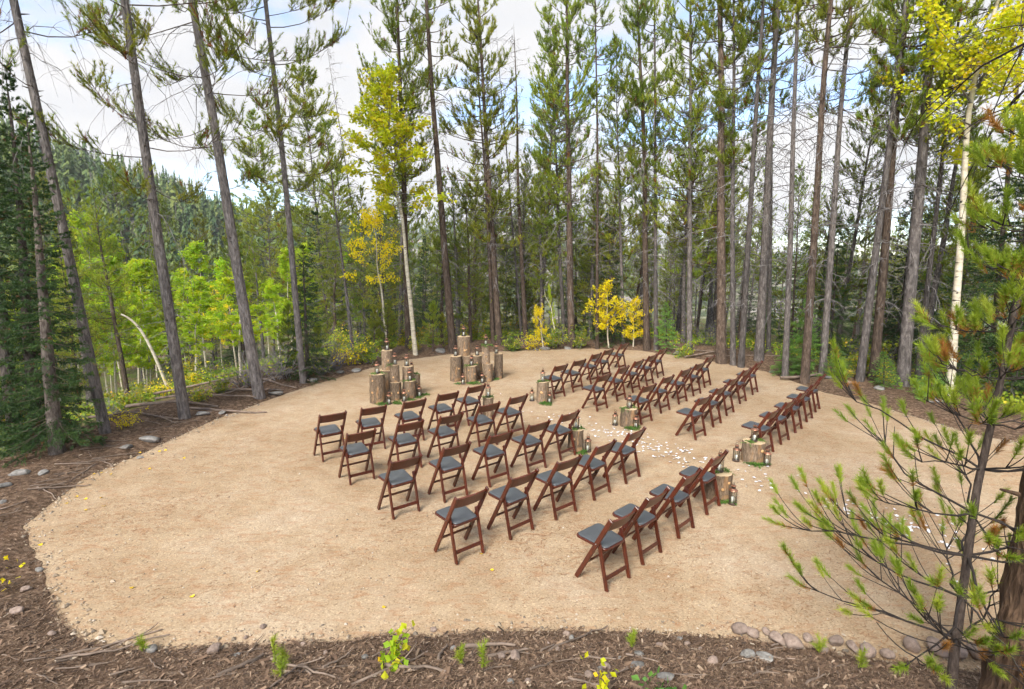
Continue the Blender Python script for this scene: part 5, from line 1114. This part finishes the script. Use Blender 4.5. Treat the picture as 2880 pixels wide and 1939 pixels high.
# petals on stump tops read white in the photograph too
def build_petals():
    rs = np.random.RandomState(31); meshes = []
    for q in range(4):
        mb = MB(); n = 9; a = np.arange(n)*2*math.pi/n; rr = 0.026*(1+0.12*rs.normal(size=n)); c = 0.005*rs.rand()+0.003
        V = np.stack([rr*np.cos(a)*1.15, rr*np.sin(a), c*(np.cos(2*a+q)+1.0)], -1); V = np.concatenate([V, [[0, 0, 0.002]]]); j = np.arange(n); mb.add(V, np.stack([j, (j+1) % n, np.full(n, n)], -1)); meshes.append(mb.mesh('petal', M['petal'], True))
    line = [(1080, 908), (1220, 943), (1350, 972), (1450, 1000), (1530, 1035), (1600, 1052), (1700, 1080), (1790, 1110), (1900, 1150), (2050, 1190), (2200, 1232), (2262, 1285)]
    L = np.array([flat(*p)[:2] for p in line]); wts = np.array([8, 30, 52, 62, 34, 12, 16, 10, 26, 36, 16]); n = 0
    dense = [flat(1395, 985)[:2], flat(1468, 1012)[:2], flat(1505, 1028)[:2], flat(2010, 1180)[:2], flat(1900, 1150)[:2]]
    for k in range(len(L)-1):
        for _ in range(int(wts[k]*0.95)):
            t = rs.rand(); p = L[k]*(1-t)+L[k+1]*t; d = unit(L[k+1]-L[k]); nn = np.array([-d[1], d[0]]); p = p+nn*rs.normal(0, 0.26)
            if rs.rand() < 0.4:
                q = dense[rs.randint(len(dense))]
                if np.hypot(*(p-q)) < 1.2: p = q+(p-q)*0.35+rs.normal(0, 0.05, 2)
            s = rs.uniform(0.7, 1.25)*0.78; o = link('petal', meshes[rs.randint(4)], None, (p[0], p[1], 0.004+0.004*rs.rand()), (rs.normal(0, 0.15), rs.normal(0, 0.15), rs.rand()*6.28), (s, s, s)); tag(o, 'one of the white flower petals strewn along the gravel aisle', 'petal', 'white petals strewn along the aisle'); n += 1
build_petals()

# ------------------------------------------------------------------ stones, sticks, fallen leaves, litter
def rock_mesh(seed, mat, flat_=0.65, sub=3):
    import bmesh
    rs = np.random.RandomState(seed); bm = bmesh.new(); bmesh.ops.create_icosphere(bm, subdivisions=sub, radius=0.5); me = bpy.data.meshes.new('rock'); bm.to_mesh(me); bm.free()
    n = len(me.vertices); v = np.zeros(n*3, np.float32); me.vertices.foreach_get('co', v); v = v.reshape(-1, 3).astype(float)
    for _ in range(7):                                     # plane cuts give it broken faces
        d = unit(rs.normal(size=3)); lim = rs.uniform(0.30, 0.44); k = v @ d; v -= np.maximum(0, k-lim)[:, None]*d*0.85
    for f in (3.0, 6.5, 13): v *= (1+0.16/f*np.sin(v @ rs.normal(0, f, 3)+rs.rand()*6)+0.16/f*np.sin(v @ rs.normal(0, f, 3)+rs.rand()*6))[:, None]
    v *= [1.15, 0.85, flat_]; me.vertices.foreach_set('co', v.astype(np.float32).ravel()); me.polygons.foreach_set('use_smooth', np.ones(len(me.polygons), bool)); me.materials.append(mat); me.update(); return me
ROCK = {'pink': [rock_mesh(700+i, M['rock_pink'], 0.7) for i in range(5)], 'grey': [rock_mesh(710+i, M['rock_grey'], 0.6) for i in range(5)]}
def stone(u, v, w, label, kind, group=None, seed=0, sink=0.25, fl=1.0, nm='stone'):
    P = onground(u, v); r = random.Random(seed); s = width_m(P, w)*(0.88 if group else 0.70); me = ROCK[kind][seed % 5]
    z = max(P[2], -0.004 if edge_dist(np.array([P[0]]), np.array([P[1]]))[0] < 0.4 else -99)
    o = link(nm, me, None, (P[0], P[1], z+s*0.32*fl*(1-sink*1.6)), (r.uniform(-0.2, 0.2), r.uniform(-0.2, 0.2), r.random()*6.28), (s, s, s*fl)); return tag(o, label, 'stone', group)
def build_stones():
    row = [(1682, 1447, 40), (1712, 1455, 36), (1742, 1453, 24), (1768, 1466, 44), (1800, 1472, 50), (1836, 1470, 28), (1868, 1482, 30), (1900, 1474, 40), (1938, 1484, 36), (1972, 1494, 44), (2018, 1500, 34), (2072, 1490, 48), (2128, 1500, 56), (2178, 1510, 46), (2222, 1516, 54), (2266, 1524, 30)]
    for i, (u, v, w) in enumerate(row): stone(u, v, w, 'one of the rounded pinkish stones set in a row along the gravel edge', 'pink', 'row of border stones', 30+i, 0.1)
    for i, (u, v, w) in enumerate([(1300, 1462, 20), (1268, 1482, 16), (1288, 1447, 18), (1452, 1492, 26), (1378, 1522, 26), (1340, 1540, 26), (1365, 1532, 18), (1140, 1500, 22), (1172, 1504, 34), (1030, 1478, 16), (910, 1476, 20), (985, 1447, 18), (1545, 1462, 16), (1562, 1470, 20), (1620, 1510, 30), (1700, 1500, 40), (600, 1448, 18), (560, 1462, 12), (345, 1486, 34), (488, 1486, 34), (630, 1500, 16), (540, 1492, 16), (120, 1450, 20), (60, 1345, 24), (88, 1300, 20), (40, 1395, 30), (1200, 1560, 20), (1160, 1556, 22), (1245, 1470, 14), (1500, 1470, 18), (1410, 1500, 14), (1592, 1482, 14), (1650, 1480, 14), (830, 1500, 18), (740, 1490, 14), (690, 1470, 14)]):
        stone(u, v, w, 'one of the small loose stones scattered over the mulch in front of the gravel', 'pink' if i % 3 else 'grey', 'loose stones in the foreground mulch', 60+i, 0.3)
    for u, v, w, k, lab in ((1512, 1548, 62, 'grey', 'grey lichen-spotted boulder half buried in the foreground mulch'), (1450, 1515, 52, 'grey', 'dark blue-grey flat rock in the foreground mulch'), (1735, 1500, 60, 'grey', 'broken grey rock below the border row'), (1332, 955, 0, 'grey', None), (45, 1082, 55, 'grey', 'large pale boulder on the rim below the dark spruces'), (100, 1080, 40, 'grey', 'pale flat stone beside the large rim boulder'), (8, 1110, 45, 'grey', 'pale rock at the outer end of the left rim'), (5, 1145, 30, 'grey', 'small grey rock below the pale outer one on the left rim'),
                            (290, 1020, 44, 'grey', 'flat pale slab on the rim by the first leaning pine'), (345, 1005, 62, 'grey', 'long pale slab on the rim between the first two pines'), (318, 1048, 22, 'grey', 'small round pale stone on the left bank by the gravel'), (460, 945, 40, 'grey', 'pale stone at the foot of the straight rim pine'), (505, 940, 28, 'grey', 'little pale stone next to the straight rim pine foot'), (628, 898, 44, 'grey', 'flat grey stone between the thickest and slim rim pines'), (712, 868, 36, 'grey', 'rounded grey boulder beside the slim reddish rim pine'),
                            (775, 848, 34, 'grey', 'pale stone in front of the brush heap'), (810, 845, 40, 'grey', 'long pale stone beyond the brush heap'), (1002, 800, 40, 'grey', 'grey boulder behind the altar by the reddish trunk'), (1220, 800, 20, 'grey', 'pale stone near the snag feet'), (1240, 797, 44, 'grey', 'pale rounded boulder at the back edge'), (1292, 795, 26, 'grey', 'smaller boulder beside the pale rounded one at the back edge'), (1540, 806, 28, 'grey', 'pale stone behind the far chairs'), (1890, 860, 40, 'grey', 'stone at the foot of the grey curved-limb pine'), (1925, 872, 30, 'pink', 'pinkish rim stone behind the rear chairs'), (2000, 885, 36, 'grey', 'grey rim stone behind the pale leaning pine'), (2130, 915, 50, 'grey', 'pale boulder by the aspen foot'), (2010, 868, 24, 'grey', 'small stone under the rough brown pine'), (1755, 848, 20, 'grey', 'small stone beside the thick straight pine')):
        if lab: stone(u, v, w, lab, k, None, int(u) % 97, 0.42, 0.62, nm='boulder' if w > 38 else 'stone')
build_stones()
def build_sticks():
    rs = np.random.RandomState(88)
    def stick(u, v, L, az, r, lab, group, seed, lift=0.02):
        P = onground(u, v); q = np.random.RandomState(seed); n = 9; t = np.linspace(-0.5, 0.5, n); d = np.array([math.cos(az), math.sin(az)]); c = np.stack([P[0]+d[0]*t*L, P[1]+d[1]*t*L], -1)+np.cumsum(q.normal(0, 0.02, (n, 2)), 0)*L
        z = ground_z(c[:, 0], c[:, 1]); z = np.maximum(z, np.where(edge_dist(c[:, 0], c[:, 1]) < 0.3, -0.004, -99)); z = np.convolve(np.r_[z[0], z[0], z, z[-1], z[-1]], np.ones(5)/5, 'valid')+r*0.8+lift*q.rand()
        pts = np.c_[c, z]-P; mb = MB(); tubes(mb, pts, np.linspace(1.0, 0.5, n)*r, 6, cap=True)
        if q.rand() < 0.6:
            k = q.randint(3, 7); dd = unit(np.array([*(d+q.normal(0, 0.8, 2)), 0.15])); tubes(mb, bez(pts[k][None], dd[None], np.array([L*0.3]), q.normal(0, 0.05, (1, 3))*L, 5), np.linspace(0.6, 0.3, 5)*r, 5)
        o = link('stick', mb.mesh('stick', M['stick'], True), None, P); return tag(o, lab, 'stick', group)
    k = 0
    for u, v, L, az, r, lab in ((270, 1500, 0.85, 0.35, 0.011, 'long thin stick by the broken chip in the near mulch corner'), (255, 1480, 0.7, 0.55, 0.012, 'forked dark twig lying over the gravel edge'), (690, 1535, 0.8, -0.5, 0.011, 'pale curved stick beside the pine seedling'), (555, 1520, 0.45, 1.1, 0.02, 'thick short broken branch standing out of the mulch'), (940, 1535, 0.5, -0.4, 0.016, 'thick brown stick below the aspen seedling'), (890, 1530, 0.7, 0.8, 0.012, 'brown stick slanting under the aspen seedling'), (1010, 1490, 0.35, 1.45, 0.014, 'short upright-looking stick right of the seedling'), (1310, 1465, 0.75, 0.75, 0.010, 'crooked grey branch among the small stones'), (1155, 1490, 0.35, 0.5, 0.016, 'flat broken wood piece by the pale stones'), (1110, 1480, 0.4, 0.1, 0.02, 'weathered brown wood chunk at the gravel edge'), (135, 1115, 0.7, 0.5, 0.014, 'bare stick lying on the left bank'), (170, 1060, 0.6, 0.1, 0.012, 'grey stick across the upper left bank'), (520, 940, 1.6, 0.1, 0.03, 'long grey fallen pole behind the rim pines')):
        k += 1; stick(u, v, L, az, r, lab, None, 900+k)
    for i in range(52):
        u = rs.uniform(0, 1900); v = rs.uniform(1478, 1568)
        k += 1; stick(u, v, rs.uniform(0.10, 0.36), rs.normal(0.5, 0.8), rs.uniform(0.0045, 0.010), 'one of the small dry twigs littering the foreground mulch', 'small twigs in the foreground mulch', 900+k)
    for i in range(26):
        u = rs.uniform(10, 420); v = np.interp(u, [0, 200, 420], [1180, 1060, 965])+rs.normal(-8, 14)
        k += 1; stick(u, v, rs.uniform(0.2, 0.6), rs.normal(0.6, 0.8), rs.uniform(0.005, 0.011), 'one of the dry twigs lying on the left bank', 'dry twigs on the left bank', 900+k)
    # downed grey poles in the woods
    for i in range(16):
        u = [470, 540, 600, 660, 400, 300, 860, 1560, 1700, 1900, 1980, 2060, 1620, 700, 520, 580][i]; v = [905, 890, 868, 850, 915, 940, 790, 800, 812, 850, 858, 862, 806, 830, 870, 850][i]
        k += 1; stick(u, v, rs.uniform(1.5, 3.5), rs.uniform(-0.6, 0.6), rs.uniform(0.025, 0.05), 'one of the grey fallen poles lying in the undergrowth beyond the rim', 'fallen poles beyond the rim', 900+k, 0.15)
build_sticks()
def build_seedlings():
    rs = np.random.RandomState(55)
    def aspen_seed(u, v, top, n, lab, mat, size):
        P = onground(u, v); H = height_at(P, top)-P[2]; mb = MB(); q = np.random.RandomState(int(u)); m = 5; az = q.rand(m)*6.28; d = np.stack([np.cos(az)*0.45, np.sin(az)*0.45, 1+0*az], -1)
        B = bez(np.zeros((m, 3)), unit(d), H*q.uniform(0.6, 1.0, m), q.normal(0, 0.08, (m, 3)), 6); tubes(mb, B, np.linspace(0.004, 0.0015, 6)[None], 4, mat=1); bi = q.randint(0, m, n); f = q.uniform(0.35, 1, n); x = f*5; i0 = np.minimum(x.astype(int), 4)
        leaves(mb, q, B[bi, i0]+q.normal(0, 0.05, (n, 3)), size, q.rand(n), 0.1); t = thing('aspen_seedling', lab, 'plant', P); link('foliage', mb.mesh('foliage', [M[mat], M['live_twig']]), t)
    aspen_seed(880, 1525, 1420, 80, 'lime green aspen seedling with yellow top leaves in the foreground mulch', 'aspen_green', 0.06)
    aspen_seed(1382, 1585, 1515, 26, 'small yellow-green seedling beside the pale foreground stones', 'aspen_lime', 0.05)
    aspen_seed(28, 1300, 1270, 14, 'low plant with golden round leaves on the left bank', 'aspen_gold', 0.045)
    aspen_seed(20, 1345, 1315, 10, 'second low golden-leaved plant on the left bank', 'aspen_gold', 0.045)
    aspen_seed(1500, 1590, 1540, 30, 'green leafy plant under the lichen-spotted boulder', 'fern', 0.05)
    for i, (u, v, top, lab) in enumerate(((625, 1525, 1458, 'green pine seedling among sticks in the foreground mulch'), (645, 1520, 1485, 'shorter pine seedling beside the taller one'), (1050, 1520, 1480, 'dark little pine seedling near the foreground sticks'), (1098, 1535, 1475, 'spindly pine seedling by the broken wood'), (1437, 1480, 1448, 'pine seedling near the crooked grey branch'), (325, 1488, 1476, 'tiny bright pine tuft at the gravel edge'), (1860, 1500, 1460, 'pine seedling growing between the border stones'), (1955, 1530, 1490, 'pine seedling below the border stones'), (640, 1550, 1510, 'bushy pine seedling at the lower mulch'))):
        P = onground(u, v); H = max(0.10, height_at(P, top)-P[2]); mb = MB(); q = np.random.RandomState(i); m = 7; z = H*np.linspace(0.3, 1, m); tubes(mb, np.array([[0, 0, -0.02], [0.01, 0, H*0.5], [0, 0.01, H]]), np.array([0.006, 0.004, 0.002]), 5, mat=1)
        A = unit(np.c_[q.normal(0, 0.5, (m, 2)), np.full(m, 0.8)]); needles(mb, q, np.c_[np.zeros((m, 2)), z]-A*0.02, A, np.full(m, 0.07), 60, 0.05, 0.003, (0.4, 1.1), 0.3+0.4*q.rand(m)); t = thing('pine_seedling', lab, 'plant', P); link('foliage', mb.mesh('foliage', [M['sapling'], M['live_twig']]), t)
build_seedlings()
def build_fallen_leaves():
    rs = np.random.RandomState(66); mb = MB(); a = np.arange(7)*2*math.pi/7; V = np.stack([0.024*np.cos(a), 0.020*np.sin(a), 0.005*np.cos(2*a)+0.005], -1); mb.add(np.concatenate([V, [[0, 0, 0.002]]]), [[j, (j+1) % 7, 7] for j in range(7)]); me = mb.mesh('leaf', M['gold_leaf'])
    for i in range(22):
        if i < 9: u, v = rs.uniform(150, 1900), rs.uniform(1000, 1430)
        else: u, v = rs.uniform(0, 420), 0; v = np.interp(u, [0, 420], [1300, 1000])+rs.normal(0, 30)
        P = onground(u, v); z = max(P[2], -0.002) if edge_dist(P[:1], P[1:2])[0] < 0.2 else P[2]; o = link('fallen_leaf', me, None, (P[0], P[1], z+0.004), (rs.normal(0, 0.2), rs.normal(0, 0.2), rs.rand()*6.28)); tag(o, 'one of the single yellow leaves fallen on the ground', 'leaf', 'fallen yellow leaves')
build_fallen_leaves()
def build_litter():
    rs = np.random.RandomState(99); mb = MB(); parts = []
    # foreground mulch, both banks and the rim: bark chips and needles
    def sample(n, x0, x1, y0, y1, dmin, dmax):
        x = rs.uniform(x0, x1, n); y = rs.uniform(y0, y1, n); d = edge_dist(x, y); k = (d > dmin) & (d < dmax); return np.c_[x[k], y[k]]
    pts = np.concatenate([sample(80000, -5, 6, 3.2, 5.0, -0.02, 1.4), sample(36000, -9, -3.5, 4.2, 11, -0.02, 2.2), sample(30000, -9, 12, 8, 21, 0.0, 2.4)])
    n = len(pts); z = ground_z(pts[:, 0], pts[:, 1])+0.004; az = rs.normal(0.6, 0.9, n); L = rs.gamma(1.5, 0.0085, n)+0.006; ndl = rs.rand(n) < 0.8; L = np.where(ndl, rs.uniform(0.008, 0.026, n), L*0.95); w = np.where(ndl, 0.0014, np.minimum(L*rs.uniform(0.06, 0.34, n)+0.0012, 0.012)); ti = rs.normal(0, 0.3, (n, 2))
    d = unit(np.stack([np.cos(az), np.sin(az), ti[:, 0]], -1)); s = unit(np.stack([-np.sin(az), np.cos(az), ti[:, 1]], -1)); c = np.c_[pts, z+0.012*rs.rand(n)]
    V = np.stack([c-d*L[:, None]-s*w[:, None], c+d*L[:, None]-s*w[:, None]*0.7, c+d*L[:, None]*0.9+s*w[:, None], c-d*L[:, None]*0.9+s*w[:, None]], 1); mb.add(V.reshape(-1, 3), np.arange(n*4).reshape(-1, 4), np.repeat(np.clip(rs.beta(1.6, 2.2, n), 0, 1), 4))
    # reddish pine needles blown over the clearing, thicker in drifts
    x = rs.uniform(-6.5, 9.5, 60000); y = rs.uniform(4.3, 15, 60000); dd = edge_dist(x, y); k = (dd < -0.05) & (bumps(x*1.7, y*2.2)+0.35*rs.normal(size=60000) > 0.30) & (rs.rand(60000) < np.clip(1.5-y/12, 0.2, 1)); x, y = x[k], y[k]; n = len(x)
    az = rs.normal(0.5, 0.8, n); L = rs.uniform(0.012, 0.032, n); d = np.stack([np.cos(az), np.sin(az), 0*az], -1); s = np.stack([-np.sin(az), np.cos(az), 0*az], -1)*0.0022; c = np.c_[x, y, bumps(x, y, 0.5)*0.006+0.002+0.003*rs.rand(n)]
    V = np.stack([c-d*L[:, None]-s, c+d*L[:, None]-s, c+d*L[:, None]+s, c-d*L[:, None]+s], 1); mb.add(V.reshape(-1, 3), np.arange(n*4).reshape(-1, 4), 0, 1); mb.t[-1][:] = np.repeat(rs.rand(n), 4)
    o = link('mulch_litter', mb.mesh('mulch_litter', [M['litter'], M['red_needle']])); tag(o, 'brown bark chips and needle litter on the mulch round the clearing', 'litter', kind='stuff')
    # loose gravel: along the edge and strewn on the clearing
    mb = MB(); x = rs.uniform(-7, 10, 60000); y = rs.uniform(3.6, 12, 60000); d = edge_dist(x, y); k = (np.abs(d+0.03) < 0.16*rs.rand(60000)**0.5) | ((d < 0) & (rs.rand(60000) < 0.16) & (y < 9)); x, y, d = x[k], y[k], d[k]; n = len(x)
    r = np.where(d > -0.2, rs.gamma(2.0, 0.0036, n)+0.003, rs.gamma(2.0, 0.0022, n)+0.002); z = np.maximum(ground_z(x, y), -0.004)+r*0.2
    O = np.array([[1, 0, 0], [0, 1, 0], [-1, 0, 0], [0, -1, 0], [0, 0, 0.8], [0, 0, -0.6]]); J = O[None]*(0.7+0.6*rs.rand(n, 6, 1)); a = rs.rand(n)*6.28; ca, sa = np.cos(a), np.sin(a); J = np.stack([J[..., 0]*ca[:, None]-J[..., 1]*sa[:, None], J[..., 0]*sa[:, None]+J[..., 1]*ca[:, None], J[..., 2]], -1)
    V = np.c_[x, y, z][:, None]+J*r[:, None, None]; T = np.array([[0, 1, 4], [1, 2, 4], [2, 3, 4], [3, 0, 4], [1, 0, 5], [2, 1, 5], [3, 2, 5], [0, 3, 5]]); F = (np.arange(n)[:, None, None]*6+T[None]).reshape(-1, 3); mb.add(V.reshape(-1, 3), F, np.repeat(rs.rand(n), 6))
    o = link('loose_gravel', mb.mesh('loose_gravel', M['gravel'])); tag(o, 'loose tan gravel grains along the edge and over the clearing', 'gravel', kind='stuff')
    # undergrowth low on the slopes
    mb = MB(); n = 15000; az = rs.uniform(-0.8, 0.85, n); r = 9+26*rs.rand(n)**1.4; x = r*np.sin(az); y = r*np.cos(az); d = edge_dist(x, y); pat = bumps(x, y, 0, 2.0); k = (d > np.where(az < -0.2, 3.0, 1.5)) & (y > 6) & (pat > -0.25); x, y = x[k], y[k]; m = len(x); reps = 5
    P = np.c_[x, y, ground_z(x, y)]; P = np.repeat(P, reps, 0)+rs.normal(0, 0.08, (m*reps, 3))*[1, 1, 0]+np.c_[np.zeros((m*reps, 2)), rs.uniform(0.02, 0.30, m*reps)]; leaves(mb, rs, P, 0.075, np.clip(np.repeat(rs.rand(m)**1.6, reps)*0.7+0.2*rs.rand(m*reps), 0, 1), -0.2)
    o = link('undergrowth', mb.mesh('undergrowth', M['shrub'])); tag(o, 'low mixed green and yellow ground cover under the trees', 'undergrowth', kind='stuff')
build_litter()
print('objects', len(COL.objects), 'tris', sum(len(m.loops)-2*len(m.polygons) for m in bpy.data.meshes))
